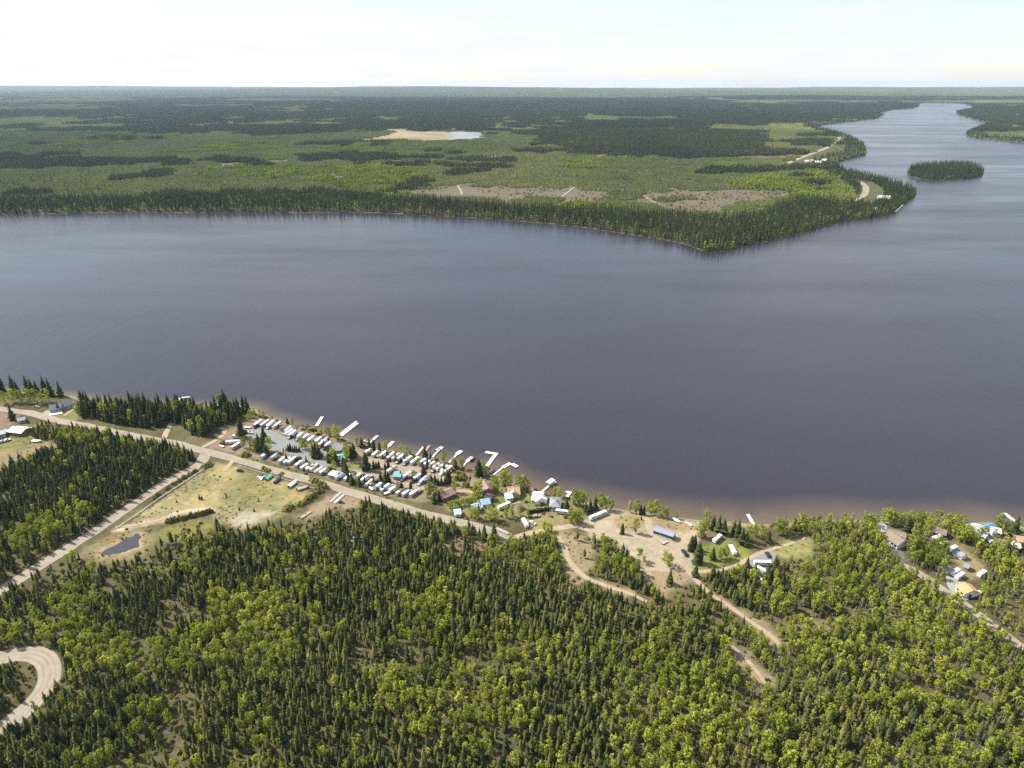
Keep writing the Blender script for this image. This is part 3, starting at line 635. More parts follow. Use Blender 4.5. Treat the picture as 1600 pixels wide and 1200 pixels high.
# broadleaf share: groves of aspen among the conifers
pa = np.where(zone == 0, 0.30, np.where(zone == 1, 0.09, np.where(zone == 2, 0.33, np.where(zone == 3, 0.3, np.where(zone == 6, 0.85, 0.55)))))
for px, py, rx, ry, s in ((330, 975, 42, 20, .55), (240, 945, 14, 10, .3), (470, 960, 40, 9, .3), (560, 960, 30, 6, .35), (622, 1030, 9, 16, 1.2), (610, 815, 26, 13, 1.1), (690, 895, 22, 10, .5),
        (1390, 960, 80, 60, .95), (560, 905, 26, 7, .8), (420, 1010, 30, 12, .7), (700, 960, 14, 10, .6), (1000, 960, 12, 10, .5), (1300, 880, 30, 22, .95), (1290, 850, 20, 14, 1), (1480, 1000, 50, 30, .7), (1170, 985, 14, 14, .6), (1320, 1090, 90, 40, .6), (880, 930, 26, 12, .45), (830, 1010, 12, 20, .5), (960, 895, 14, 8, .6),
        (75, 835, 16, 12, 1.0), (122, 808, 9, 6, 1.0), (20, 860, 20, 15, .4), (135, 688, 12, 7, 1.1), (60, 960, 30, 20, .25), (640, 870, 14, 8, .4), (780, 900, 20, 10, .4), (1060, 1010, 16, 16, .3), (1080, 1040, 14, 8, .5), (200, 1130, 60, 30, .3), (870, 1130, 50, 30, .3), (700, 820, 16, 8, .7), (800, 860, 20, 8, .5)):
    cx0, cy0 = P(px, py, PL); pa = pa + s * np.exp(-((nx - cx0) / rx) ** 2 - ((ny - cy0) / ry) ** 2) * (0.6 + 0.8 * fbm(nx, ny, 12, 21))
cx0, cy0 = P(1225, 890, PL); pa = pa - 0.9 * np.exp(-((nx - cx0) / 16) ** 2 - ((ny - cy0) / 12) ** 2)
grove = np.clip((fbm(nx, ny, 34, 131, 3) - .40) * 5.5, 0.12, 2.0); pa = np.where(zone == 1, pa, pa * np.where(wpx > 1180, .42 + .55 * grove, grove)) * (0.55 + .9 * fbm(nx, ny, 12, 31))
u = rng.random(len(nx)); leafy = u < pa
hnear = np.where(zone == 1, 8.2, np.where(zone == 2, 10.5, np.where(zone == 3, 5.5, 7.2))) * (0.55 + 0.85 * rng.random(len(nx)) ** 1.3) * (0.8 + 0.4 * fbm(nx, ny, 40, 7))
paler_right = np.clip((wpx - 350) / 900, 0, 1)  # conifer tint gets lighter from left to right
ctint = np.clip(0.32 + 0.36 * paler_right + (fbm(nx, ny, 30, 41) - 0.5) * 1.3 + (rng.random(len(nx)) - .5) * .55, 0, 1)
atint = np.clip(0.55 + (fbm(nx, ny, 25, 51) - 0.5) * 1.1 + (rng.random(len(nx)) - .5) * .5, 0, 1)
dark = (~leafy) & ((zone == 1) & (rng.random(len(nx)) < .5) | (zone == 2) | (rng.random(len(nx)) < 0.2) | ((zone == 0) & (wpx > 1195) & (wpx < 1260) & (wpy < 930)))
bare = leafy & (rng.random(len(nx)) < np.where(wpx > 1150, .30, .14))
leafy &= ~bare
pine = ~leafy & ~dark & ~bare
hnear = np.where(leafy, hnear * 0.96, hnear)
def individuals(mask, n):
    """the n trees of this kind that show largest in the photograph"""
    c = np.where(mask & (wpx > 5) & (wpx < 1595) & (wpy < 1046))[0]
    d = nx[c] ** 2 + ny[c] ** 2; s = c[np.argsort(d / hnear[c] ** 1.0)[:n]]
    out = np.zeros(len(nx), bool); out[s] = True; return out
pi, ai = individuals(pine, 290), individuals(leafy, 290)
for k in np.where(pi)[0]:
    tree('pine_tree', 'slender olive-green pine in the dense young forest at the photo\'s lower edge', 'pine tree', PINES, nx[k], ny[k], hnear[k], ctint[k], 'pines of the forest at the lower edge', 0.85 + .4 * random.random())
for k in np.where(ai)[0]:
    tree('aspen_tree', 'yellow-green aspen with pale trunk among the pines at the photo\'s lower edge', 'aspen tree', ASPENS, nx[k], ny[k], hnear[k], atint[k], 'aspens of the forest at the lower edge', 0.75 + .5 * random.random())
NP_ = np.column_stack([nx, ny])
m = pine & ~pi; scatter('pine_forest', 'dense young pine forest on the near bank', PINES, NP_[m], hnear[m] / 10, ctint[m])
scatter('spruce_forest', 'dark spruces mixed into the near forest', SPRUCES, NP_[dark], hnear[dark] * 1.12 / 10, ctint[dark] * 0.9)
m = leafy & ~ai; scatter('aspen_forest', 'yellow-green aspen groves in the near forest', ASPENS, NP_[m], hnear[m] / 10, atint[m], None, .75 + .5 * rng.random(m.sum()))
scatter('bare_aspen_forest', 'bare grey saplings among the aspens', BARES, NP_[bare], hnear[bare] * .9 / 10, atint[bare])
# brush and saplings on the forest floor and along the clearings
bx_, by_ = jitter(-600, 600, 130, 590, 3.2)
ok = np.zeros(len(bx_), bool)
for pl in WOODS + [POND_BANK, LUMBER, COTTAGES, MOSSY, VERGE]: ok |= inside(pl, bx_, by_)
for c, wd in ROADS: ok &= seg_dist(c, bx_, by_, False) > wd / 2 + 0.8
for pl in (FIELD, POND, BIGLOT, LAWN1, PARK) + tuple(LOTS): ok &= ~inside(pl, bx_, by_)
for pl in OPEN: ok &= ~inside(pl, bx_, by_) | (rng.random(len(bx_)) < (.5 if pl is POND_BANK else .12))
ok &= rng.random(len(bx_)) < np.where(inside(F_MAIN, bx_, by_), .8, .4)
ok &= sd_land(bx_, by_) > 4
scatter('undergrowth', 'low brush and saplings between the trees', SHRUBS, np.column_stack([bx_, by_])[ok], 0.4 + 0.75 * rng.random(ok.sum()), np.clip(rng.random(ok.sum()) * .9, 0, 1))
tx, ty = jitter(-420, 420, 180, 520, 2.4); ok = np.zeros(len(tx), bool)
for pl in (FIELD, POND_BANK, MOSSY, LUMBER, VERGE, FIELD2, COTTAGES, GRASS_R, GRASS_R2, CLEAR1, CLEAR2, CLEAR3, CLEAR4, CLEAR5, CLEAR6, CLEAR7, CLEAR8, CLEAR9, LOT_DRY1, LOT_DRY2, LOT_DRY3, FARM_DRY, FARM_GREEN): ok |= inside(pl, tx, ty)
for c, wd in ROADS: ok &= seg_dist(c, tx, ty, False) > wd / 2 + .2
for pl in (POND, SANDY, SAND2) + tuple(LOTS): ok &= ~inside(pl, tx, ty)
ok &= rng.random(len(tx)) < np.clip(1.7 * fbm(tx, ty, 17, 140, 4) - .6, .02, .8)
scatter('weeds', 'low weeds and grass tufts on the open ground', SHRUBS, np.column_stack([tx, ty])[ok], .12 + .22 * rng.random(ok.sum()), .45 + .55 * rng.random(ok.sum()), None, 1.6 + .8 * rng.random(ok.sum()))
# reeds and brush right on the near shore
t = rng.random(700) * (len(near_s) - 1); i = t.astype(int); q = near_s[i] + (near_s[np.minimum(i + 1, len(near_s) - 1)] - near_s[i]) * (t - i)[:, None] + rng.normal(0, 2.2, (700, 2))
q = q[(sd_land(q[:, 0], q[:, 1]) > 1.5) & (np.abs(q[:, 0]) < 500)]; qp = to_px(q[:, 0], q[:, 1], 1)[0]; q = q[~((qp > 958) & (qp < 1095)) & (rng.random(len(q)) < .75)]
scatter('shore_brush', 'low willow brush along the near shoreline', SHRUBS, q, 0.6 + 0.9 * rng.random(len(q)), 0.4 + .6 * rng.random(len(q)))

# ------------------------------------------------------------------ the far bank
FP = lambda pts, n=2: smooth(PP(pts, 5), n, True)
MATURE = FP([(-400, 345), (-400, 318), (0, 313), (190, 312), (450, 312), (640, 312), (690, 315), (760, 322), (900, 330), (1000, 333), (1060, 337), (1130, 343), (1170, 337), (1215, 324), (1250, 312), (1275, 312), (1320, 322), (1338, 310), (1322, 290), (1300, 270), (1295, 256), (1380, 262), (1460, 300), (1420, 340), (1300, 365), (1130, 405), (1000, 380), (800, 352), (560, 340), (200, 340)])
SHADE_STANDS = [FP(p) for p in ([(180, 160), (560, 163), (565, 185), (400, 191), (180, 196)], [(560, 152), (900, 155), (1110, 160), (1120, 182), (840, 188), (700, 192), (560, 196)],  # dark spruce outlines, mostly standing in for cloud shadows on the far land
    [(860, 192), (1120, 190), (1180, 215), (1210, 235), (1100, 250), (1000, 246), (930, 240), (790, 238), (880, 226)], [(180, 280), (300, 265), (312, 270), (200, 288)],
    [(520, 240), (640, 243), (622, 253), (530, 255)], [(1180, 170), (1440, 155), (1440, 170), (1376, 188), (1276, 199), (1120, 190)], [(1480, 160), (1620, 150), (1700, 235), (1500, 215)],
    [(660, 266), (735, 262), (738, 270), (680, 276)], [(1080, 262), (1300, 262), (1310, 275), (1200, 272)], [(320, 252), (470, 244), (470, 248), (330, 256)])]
fopen = lambda x, y: np.logical_or.reduce([inside(p, x, y) for p in CUTS + [FAR_MEADOW, FAR_POND]])
def far_roads(x, y, gap):
    k = np.ones(len(x), bool)
    for c, wd in ROADS:
        if c[0, 1] > 850: k &= (seg_dist(c, x, y, False) > wd / 2 + gap) & (seg_dist(c, x, y + 40, False) > wd / 2 + gap + 8)
    return k
# tall spruces one by one: the wooded bank and every far shore
fx, fy = jitter(-1900, 1900, 1000, 3000, 5.6)
m = np.abs(fx) < 0.8 * fy + 60; fx, fy = fx[m], fy[m]
m = inside(MATURE, fx, fy); isl = inside(ISLAND, fx, fy); m |= isl; fx, fy = fx[m], fy[m]
d = sd_land(fx, fy); m = (d > 1) & ~(fopen(fx, fy) & (rng.random(len(fx)) > .03)) & far_roads(fx, fy, 5) & (rng.random(len(fx)) < .86); fx, fy, d = fx[m], fy[m], d[m]
m = rng.random(len(fx)) < np.where(d < 16, .30, .10) * np.where(inside(ISLAND, fx, fy), .3, 1)
tt = np.clip(.35 + (fbm(fx, fy, 90, 61) - .5) * 1.1 + (rng.random(len(fx)) - .5) * .4, 0, 1); hh = 17.5 * (.55 + .7 * rng.random(len(fx)))
scatter('bank_forest', 'tall dark spruces lining the far bank and the island', FAR1, np.column_stack([fx, fy])[~m], hh[~m] / 10, tt[~m], None, 0.68 + .34 * rng.random((~m).sum()))
scatter('bank_aspen_forest', 'paler broadleaf trees along the far bank', FARA, np.column_stack([fx, fy])[m], hh[m] * .55 / 10, .02 + .42 * tt[m])
ex, ey = jitter(-400, 5600, 1700, 9500, 15)
m = (np.abs(ex) < 0.82 * ey) & (ex > .15 * ey); ex, ey = ex[m], ey[m]
d = sd_land(ex, ey); m = (d > 3) & (d < 75) & ~inside(MATURE, ex, ey) & ~inside(ISLAND, ex, ey) & far_roads(ex, ey, 6); ex, ey = ex[m], ey[m]
scatter('shore_forest', 'spruces along the far arms of the lake', FAR1, np.column_stack([ex, ey]), 1.7 * (.65 + .6 * rng.random(len(ex))), rng.random(len(ex)) * .7, None, 1.2 + .5 * rng.random(len(ex)))
# second growth, older stands, dark ones in place of cloud shadow, and aspen flats behind
def cells(x0, x1, y0, y1, s, lim=.84):
    x, y = jitter(x0, x1, y0, y1, s); m = (np.abs(x) < lim * y + 150); x, y = x[m], y[m]; d = sd_land(x, y); m = d > s * .55; return x[m], y[m]
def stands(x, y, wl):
    n = fbm(x, y, wl, 71, 5) + (rng.random(len(x)) - .5) * .16; wx_, wy_ = (fbm(x, y, wl * .35, 171, 4) - .5) * wl * .9, (fbm(x, y, wl * .35, 181, 4) - .5) * wl * .7; dk = np.logical_or.reduce([inside(p, x + wx_, y + wy_) for p in SHADE_STANDS]); strk = fbm(x * .3, y, wl * .3, 191, 5) + (rng.random(len(x)) - .5) * .12 < np.where(y < 3700, .295, .34)
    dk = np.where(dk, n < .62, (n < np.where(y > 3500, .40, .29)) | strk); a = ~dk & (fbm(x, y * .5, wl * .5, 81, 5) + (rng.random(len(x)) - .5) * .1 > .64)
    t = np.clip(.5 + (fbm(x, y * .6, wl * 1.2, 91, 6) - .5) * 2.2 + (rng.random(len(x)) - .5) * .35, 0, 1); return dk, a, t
sx, sy = cells(-3200, 3200, 1150, 3800, 40)
m = ~inside(MATURE, sx, sy) & ~inside(ISLAND, sx, sy) & ~(fopen(sx, sy) & ((fbm(sx, sy, 130, 55) < .6) | (sy > 2400))) & far_roads(sx, sy, 12); sx, sy = sx[m], sy[m]
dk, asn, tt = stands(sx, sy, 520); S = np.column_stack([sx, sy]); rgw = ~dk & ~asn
scatter('regrowth_forest', 'even light green young pine forest beyond the lake', RG1, S[rgw], np.ones(rgw.sum()), tt[rgw], None, np.ones(rgw.sum()))
scatter('old_and_shade_forest', 'darker old spruce stands beyond the lake, some in place of cloud shadow', DK1, S[dk], .8 + .4 * rng.random(dk.sum()), np.clip(.15 + tt[dk] * .85, 0, 1), None, np.ones(dk.sum()))
vx, vy = jitter(-2600, 2600, 1150, 3800, 30); m = (np.abs(vx) < .82 * vy) & ~inside(MATURE, vx, vy) & (rng.random(len(vx)) < np.clip((fbm(vx, vy * .5, 260, 45, 4) - .54) * 3, .02, .9)) & ~fopen(vx, vy); vx, vy = vx[m], vy[m]; m = (sd_land(vx, vy) > 5) & far_roads(vx, vy, 6); vx, vy = vx[m], vy[m]
scatter('leftover_forest', 'tall dark spruces left standing in the young forest', FAR1, np.column_stack([vx, vy]), .9 + .9 * rng.random(len(vx)), rng.random(len(vx)) * .6)
scatter('aspen_flats_forest', 'bright green aspen flats beyond the lake', AS1, S[asn], .7 + .5 * rng.random(asn.sum()), .0 + .4 * tt[asn], None, np.ones(asn.sum()))
sx, sy = cells(-9800, 9800, 3800, 12000, 118); m = ~fopen(sx, sy) & far_roads(sx, sy, 60); sx, sy = sx[m], sy[m]
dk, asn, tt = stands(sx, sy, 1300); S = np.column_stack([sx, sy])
scatter('distant_young_forest', 'hazy green forest far beyond the lake', RG2, S[~dk], np.ones((~dk).sum()), np.clip(tt[~dk] + .4 * asn[~dk], 0, 1), None, np.ones((~dk).sum()))
scatter('distant_old_and_shade_forest', 'dark blue-green forest far beyond the lake, partly in place of cloud shadow', DK2, S[dk], np.ones(dk.sum()), tt[dk] * .7, None, np.ones(dk.sum()))
sx, sy = cells(-21500, 21500, 12000, 26800, 400)
scatter('horizon_forest', 'pale forest running out to the horizon', RG3, np.column_stack([sx, sy]), np.ones(len(sx)), .3 * rng.random(len(sx)), None, np.ones(len(sx)))
# logged ground: a few left-over trees and brush
lx, ly = jitter(-500, 1100, 1200, 1900, 5); m = (inside(CUT1, lx, ly) | inside(CUT2, lx, ly)) & (rng.random(len(lx)) < np.clip(1.6 * fbm(lx, ly, 70, 99, 4) - .55, .04, .9)) & far_roads(lx, ly, 3)
scatter('slash_brush', 'scattered brush on the logged ground across the lake', SHRUBS, np.column_stack([lx, ly])[m], 0.3 + 2.0 * rng.random(m.sum()) ** 4, rng.random(m.sum()))
# ------------------------------------------------------------------ single trees of the settlement and the shore
ORD = 'first second third fourth fifth sixth seventh eighth ninth tenth eleventh twelfth thirteenth fourteenth fifteenth sixteenth seventeenth eighteenth nineteenth twentieth'.split()
def ordn(k): return ORD[k] if k < 20 else 'twenty-' + ORD[k - 20] if k < 29 else '%dth' % (k + 1)
# zone: (phrase, [(x, y of the foot in the photograph, height m, kind)])
S, A, B = 'S', 'A', 'B'
TREES = [
 ('on the wooded point at the left shore', [(3, 612, 17, S), (12, 607, 18, S), (22, 613, 17, S), (29, 617, 14, S), (45, 612, 17, S), (52, 617, 16, S), (60, 619, 15, S), (72, 616, 18, S), (80, 618, 17, S), (95, 618, 15, S), (20, 629, 12, A), (35, 629, 12, A), (48, 631, 13, A), (57, 629, 12, A), (66, 633, 11, A), (76, 629, 12, A), (8, 631, 12, A)]),
 ('between the road and the grey farm shed', [(20, 656, 14, S), (43, 661, 5, S)]),
 ('by the small white cottage at the left', [(126, 622, 9, S), (131, 623, 9, S), (136, 626, 10, S), (92, 643, 9, S), (118, 642, 8, A), (124, 648, 9, A)]),
 ('round the dark house by the RV park', [(352, 637, 17, S), (342, 631, 10, A), (372, 645, 14, S), (381, 641, 14, S), (387, 644, 15, S), (398, 648, 7, A), (405, 650, 7, A), (412, 653, 6, A), (392, 652, 7, A), (388, 658, 6, A), (330, 655, 11, A), (337, 658, 10, A), (345, 660, 10, A), (353, 662, 9, A)]),
 ('on the grey gravel loop of the RV park', [(378, 684, 18, S), (413, 689, 13, S), (405, 703, 14, S), (411, 708, 14, S), (420, 705, 12, A), (399, 707, 11, A), (392, 704, 8, A), (381, 700, 9, A), (416, 712, 10, S), (472, 702, 9, A), (478, 701, 8, A), (489, 706, 9, A), (494, 715, 13, S), (490, 715, 11, S), (499, 716, 11, S), (494, 711, 10, A)]),
 ('in the low row edging the gravel loop', [(443, 705, 3, S), (447, 704, 3, S), (451, 705, 6, S), (454, 704, 6.5, S), (458, 706, 5, S), (461, 704, 5, S), (464, 706, 6, S), (468, 705, 5, S)]),
 ('around the teal shelter in the RV park', [(515, 722, 13, S), (520, 724, 12, A), (526, 726, 11, S), (522, 719, 9, A), (524, 738, 9, A), (543, 719, 13, A), (549, 717, 11, S), (553, 714, 12, S), (538, 738, 13, S), (541, 741, 12, S), (479, 724, 6, S)]),
 ('on the shore beside the left docks', [(508, 674, 7, A), (514, 676, 6, A), (527, 687, 12, A), (458, 662, 6, A), (449, 660, 6, S), (565, 698, 9, S), (577, 700, 9, S), (584, 703, 10, S), (593, 706, 9, S), (602, 702, 8, A), (557, 695, 7, A)]),
 ('on the shore beside the middle docks', [(625, 709, 8, A), (636, 710, 8, A), (641, 711, 5, A), (664, 714, 11, S), (673, 717, 6, S), (693, 720, 9, A), (709, 729, 9, A), (712, 731, 8, S), (722, 729, 8, A), (748, 744, 14, S), (755, 741, 10, A), (760, 743, 8, A)]),
 ('between the trailer rows of the RV park', [(572, 734, 15, S), (584, 732, 7, S), (588, 732, 6, S), (592, 731, 6, S), (602, 734, 6, S), (607, 734, 8, S), (595, 753, 9, S), (603, 754, 11, S), (607, 754, 9, S), (550, 757, 10, S), (562, 760, 9, S), (584, 757, 6, S), (662, 745, 11, S), (642, 766, 7, S)]),
 ('squeezed in between the parked trailers', [(420, 714, 6, S), (434, 718, 5, A), (448, 722, 7, S), (471, 731, 5, S), (484, 733, 6, A), (512, 742, 6, A), (545, 752, 8, S), (556, 755, 7, A), (570, 757, 6, S), (585, 765, 5, A), (598, 767, 7, S), (622, 770, 8, A), (628, 768, 9, S), (580, 712, 6, S), (592, 714, 5, A), (605, 716, 7, S), (618, 718, 6, A), (632, 721, 7, S), (655, 727, 6, A), (668, 730, 8, S), (681, 733, 6, A), (694, 737, 7, S), (409, 666, 5, S), (428, 670, 4, A), (446, 676, 5, S), (462, 686, 5, S), (474, 690, 4, A), (506, 697, 6, S), (646, 747, 6, A), (626, 746, 6, S)]),
 ('in the conifer screen behind the red-brown roof', [(674, 753, 7, S), (680, 757, 8, S), (685, 758, 6, S), (690, 758, 6.5, S), (695, 757, 6, S), (699, 755, 11, S), (703, 754, 9, S)]),
 ('around the lodge and its drive', [(668, 778, 10, A), (673, 776, 11, A), (680, 777, 9, A), (690, 778, 8, A), (686, 783, 9, S), (678, 786, 8, S), (710, 770, 9, A), (747, 777, 13, A), (742, 778, 10, A), (770, 769, 12, A), (735, 754, 6, S), (776, 770, 10, A)]),
 ('in the young row above the blue-roofed sheds', [(703 + 4.4 * k, 794 - 0.9 * k, 5.2, A) for k in range(10)]),
 ('on the shore behind the tan-roofed house', [(785, 758, 11, A), (791, 758, 12, A), (796, 761, 9, A), (811, 764, 11, A), (818, 765, 11, A), (826, 766, 9, A), (822, 769, 6, S), (866, 773, 7, A), (873, 775, 8, A)]),
 ('between the blue-roofed sheds and the road', [(737, 808, 8, A), (745, 811, 9, A), (765, 812, 10, A), (775, 816, 9, A), (790, 809, 9, A), (800, 807, 8, A), (812, 806, 9, A), (757, 843, 11, S), (772, 839, 11, S), (825, 806, 6, A), (748, 800, 6, S)]),
 ('around the grey hip-roofed house', [(885, 797, 10, S), (897, 788, 12, A), (904, 790, 11, A), (911, 789, 11, A), (892, 818, 9, A), (900, 819, 10, A), (907, 818, 9, A), (896, 815, 9, A), (850, 828, 6, A), (856, 831, 6, A), (862, 829, 5, A)]),
 ('beside the long white trailer on the shore', [(922, 798, 9, S), (930, 796, 11, S), (940, 794, 12, A), (947, 796, 10, A), (955, 795, 8, A), (915, 800, 7, S), (918, 804, 5, S)]),
 ('on the bank behind the long dark mobile home', [(984, 799, 8, A), (994, 800, 10, A), (1001, 802, 7, S), (1006, 803, 7, S), (1016, 802, 10, A), (1023, 802, 11, A), (1034, 807, 9, A), (1042, 807, 8, A), (1057, 808, 5, A)]),
 ('out on the gravel clearing', [(992, 833, 10, A), (972, 834, 8, S), (1002, 812, 3, S), (1038, 880, 9, A), (1045, 888, 9, A), (1046, 912, 10, S), (1086, 901, 8, S)]),
 ('around the two white trailers on the grass', [(1092, 839, 10, A), (1098, 840, 10, A), (1104, 824, 12, A), (1114, 826, 10, S), (1122, 831, 12, S), (1130, 834, 11, S), (1079, 861, 11, S), (1084, 858, 10, S), (1090, 879, 14, S), (1113, 874, 9, S), (1125, 873, 8, A), (1134, 872, 8, A), (1146, 836, 11, S), (1152, 840, 13, S), (1158, 850, 12, S), (1165, 852, 10, S)]),
 ('between the gravel pad and the shore', [(1170, 846, 12, A), (1180, 838, 9, A), (1190, 843, 10, A), (1200, 848, 9, S), (1215, 836, 12, A), (1222, 834, 11, A), (1240, 827, 9, S), (1250, 831, 13, A), (1258, 834, 10, A), (1167, 886, 7, S), (1152, 893, 6, S), (1136, 918, 10, S), (1132, 915, 9, S)]),
 ('around the big brown-roofed house', [(1362, 829, 11, A), (1367, 822, 9, A), (1382, 817, 11, A), (1391, 818, 11, A), (1402, 816, 7, A), (1417, 830, 11, S), (1413, 819, 9, A), (1423, 818, 9, A), (1434, 817, 10, A), (1441, 818, 9, A), (1430, 842, 11, A), (1437, 842, 9, A), (1446, 838, 8, A), (1420, 860, 11, A), (1424, 866, 10, A)]),
 ('among the cabins at the right shore', [(1463, 819, 11, A), (1478, 828, 12, A), (1484, 831, 11, A), (1494, 828, 11, A), (1498, 846, 10, A), (1506, 848, 10, A), (1512, 846, 9, S), (1561, 823, 10, A), (1582, 837, 14, S), (1530, 842, 8, A), (1537, 842, 8, A), (1572, 860, 9, A), (1582, 864, 8, A), (1548, 868, 9, A), (1540, 866, 8, S), (1530, 862, 8, A), (1596, 862, 8, S)]),
 ('crowding the yards of the right shore', [(1350, 822, 11, A), (1356, 827, 11, A), (1349, 833, 10, A), (1358, 839, 10, A), (1366, 844, 10, A), (1374, 851, 9, A), (1398, 819, 9, A), (1408, 819, 9, A), (1427, 821, 8, A), (1448, 821, 10, A), (1453, 827, 9, A), (1446, 831, 9, A), (1470, 836, 7, A), (1490, 839, 9, A), (1500, 837, 8, A), (1510, 839, 9, A), (1515, 843, 9, A), (1504, 823, 8, A), (1522, 851, 9, A), (1553, 839, 6, A), (1565, 835, 6, A), (1576, 827, 7, A), (1590, 829, 7, A), (1470, 863, 9, A), (1464, 857, 9, A)]),
 ('on the dry field beside the pond', [(312, 780, 4, S), (316, 781, 3.5, S), (354, 777, 3, S), (276, 785, 2.6, S), (404, 783, 3.2, S), (374, 797, 2.6, S), (397, 799, 2.6, S)])]
n_tree = 0
for phrase, lst in TREES:
    for kd, nm, cat in ((S, 'spruce', 'spruce tree'), (A, 'aspen', 'aspen tree')):
        sub = sorted([t for t in lst if t[3] == kd], key=lambda t: t[0]); hmax = max([t[2] for t in sub], default=0)
        for k, (px, py, h, _) in enumerate(sub):
            x, y = P(px, py, PL); n_tree += 1
            d0 = float(sd_land(np.array([x]), np.array([y]))[0])
            if d0 < 1.5:                                            # keep feet on the bank
                y -= (1.5 - d0) * 1.5
            look = ('dark ' if kd == S else 'fresh green ') + nm
            lab = '%s %s' % (look, phrase) if len(sub) == 1 else '%s %s, %s from the left' % (look, phrase, ordn(k))
            tree('bank_spruce' if kd == S else 'bank_aspen', lab, cat, SPRUCES if kd == S else BANKA, x, y, h, .25 + .5 * random.random() if kd == S else .35 + .5 * random.random(), 'trees ' + phrase, 1.2 + .3 * random.random() if kd == S else .95 + .3 * random.random())
x, y = P(1093, 812, PL); tree('bare_tree', 'bare pale tree standing alone at the water beside the gravel clearing', 'bare tree', BARES, x, y - 3, 15, 0, None, .8)
def bushes(lst, phrase, tint=.6):
    for k, (px, py, h, wd) in enumerate(sorted(lst)):
        x, y = P(px, py, PL); r = empty('bush', (x, y, gz(x, y)), random.uniform(0, 6)); r.scale = (wd / 2.4, wd / 2.4, h / 1.5); q = k % 4
        tag(r, ('round bush %s' % phrase) + ('' if len(lst) == 1 else ', %s from the left' % ordn(k)), 'bush', 'bushes ' + phrase); obj('stem', SHRUBS.trunk[q], r); c = obj('crown', SHRUBS.crown[q], r); c['tint'] = tint + random.uniform(-.2, .3)
bushes([(712, 747, 4, 8), (718, 747, 5, 9), (724, 748, 3, 6), (729, 758, 3.5, 8), (736, 759, 3, 6)], 'between the lodge and the right docks', .8)
bushes([(384, 712, 4, 7), (349, 694, 3.5, 5), (476, 668, 3, 8), (488, 672, 3, 9), (500, 677, 3, 9), (512, 680, 2.6, 8)], 'round the edge of the gravel loop', .8)
bushes([(412, 733, 2.6, 4), (418, 736, 2.4, 5), (440, 741, 1.6, 4), (487, 750, 3, 5), (493, 753, 3.6, 6), (503, 759, 5, 6), (508, 762, 4, 5), (498, 769, 4, 6), (488, 776, 4, 6), (480, 783, 3.4, 6), (470, 789, 3, 6), (448, 797, 3, 6), (453, 793, 3.5, 6)], 'along the roadside edge of the dry field', .7)
bushes([(262 + 4.6 * k, 816 - 1.1 * k + 1.5 * (k % 2), 2.6 + .5 * (k % 3), 3.6) for k in range(16)], 'in the thicket row beside the pond', .1)
bushes([(305, 738, 3, 5), (297, 743, 2.6, 4), (288, 747, 2.6, 4), (280, 752, 2.4, 4), (272, 757, 2.4, 4), (262, 764, 2.2, 4), (247, 774, 2.2, 4), (240, 779, 2.2, 4), (326, 728, 3.2, 6), (319, 731, 3, 5)], 'along the diagonal road by the fence', .35)
bushes([(66, 708, 4, 6), (70, 706, 4.6, 6)], 'standing dark in the dry farm field', .0)

# ------------------------------------------------------------------ paints
WHITE = mat('white_paint', (0.62, 0.62, 0.60), 0.45, .12); IVORY = mat('ivory_paint', (0.48, 0.44, 0.34), 0.5, .06); PALE = mat('pale_grey_paint', (0.38, 0.39, 0.40), .5, .06)
RVROOF = mat('rubber_roof', (0.64, 0.64, 0.62), .6, .12); TANROOF = mat('tan_rubber_roof', (0.46, 0.41, 0.33), .6, .12); GREYROOF = mat('grey_rubber_roof', (0.36, 0.36, 0.37), .6, .12)
GLASS = mat('window_glass', (0.03, 0.035, 0.04), .08, .1); RUBBER = mat('tyre_rubber', (0.02, 0.02, 0.02), .8); STEEL = mat('steel', (0.35, 0.35, 0.35), .4, .1, 1, .6)
BLACKP = mat('black_paint', (0.02, 0.02, 0.022), .3); NAVY = mat('navy_paint', (0.03, 0.04, 0.09), .3); REDP = mat('red_paint', (0.28, 0.04, 0.03), .35); SILVER = mat('silver_paint', (0.42, 0.43, 0.45), .3, .05, 1, .3)
TEAL = mat('teal_tarp', (0.06, 0.30, 0.26), .6, .12); BLUET = mat('blue_tarp', (0.05, 0.22, 0.55), .6, .12); AWN = mat('awning_cloth', (0.10, 0.11, 0.12), .8)
def roofmat(name, c, stripe=True):
    """shingle or sheet courses run along the roof"""
    if name in MATS: return MATS[name]
    m = mat(name, c, .75, .16, .8); return m
R_BROWN = roofmat('brown_shingles', (0.20, 0.155, 0.12)); R_MAUVE = roofmat('weathered_red_shingles', (0.24, 0.155, 0.135)); R_TAN = roofmat('tan_shingles', (0.40, 0.26, 0.17)); R_GREY = roofmat('grey_shingles', (0.22, 0.225, 0.24))
R_DARK = roofmat('dark_shingles', (0.05, 0.05, 0.06)); R_BLUE = roofmat('blue_sheet_roof', (0.24, 0.37, 0.50)); R_LBLUE = roofmat('pale_blue_sheet_roof', (0.42, 0.56, 0.66)); R_WHITE = roofmat('white_sheet_roof', (0.74, 0.73, 0.71)); R_ORANGE = roofmat('orange_sheet_roof', (0.46, 0.26, 0.13))
R_TEAL = roofmat('teal_sheet_roof', (0.12, 0.34, 0.30)); R_PTEAL = roofmat('pale_teal_sheet_roof', (0.36, 0.46, 0.44)); R_SLATE = roofmat('slate_blue_roof', (0.24, 0.26, 0.33)); R_LSLATE = roofmat('dark_slate_roof', (0.10, 0.11, 0.14)); R_GGREY = roofmat('green_grey_roof', (0.40, 0.42, 0.40))
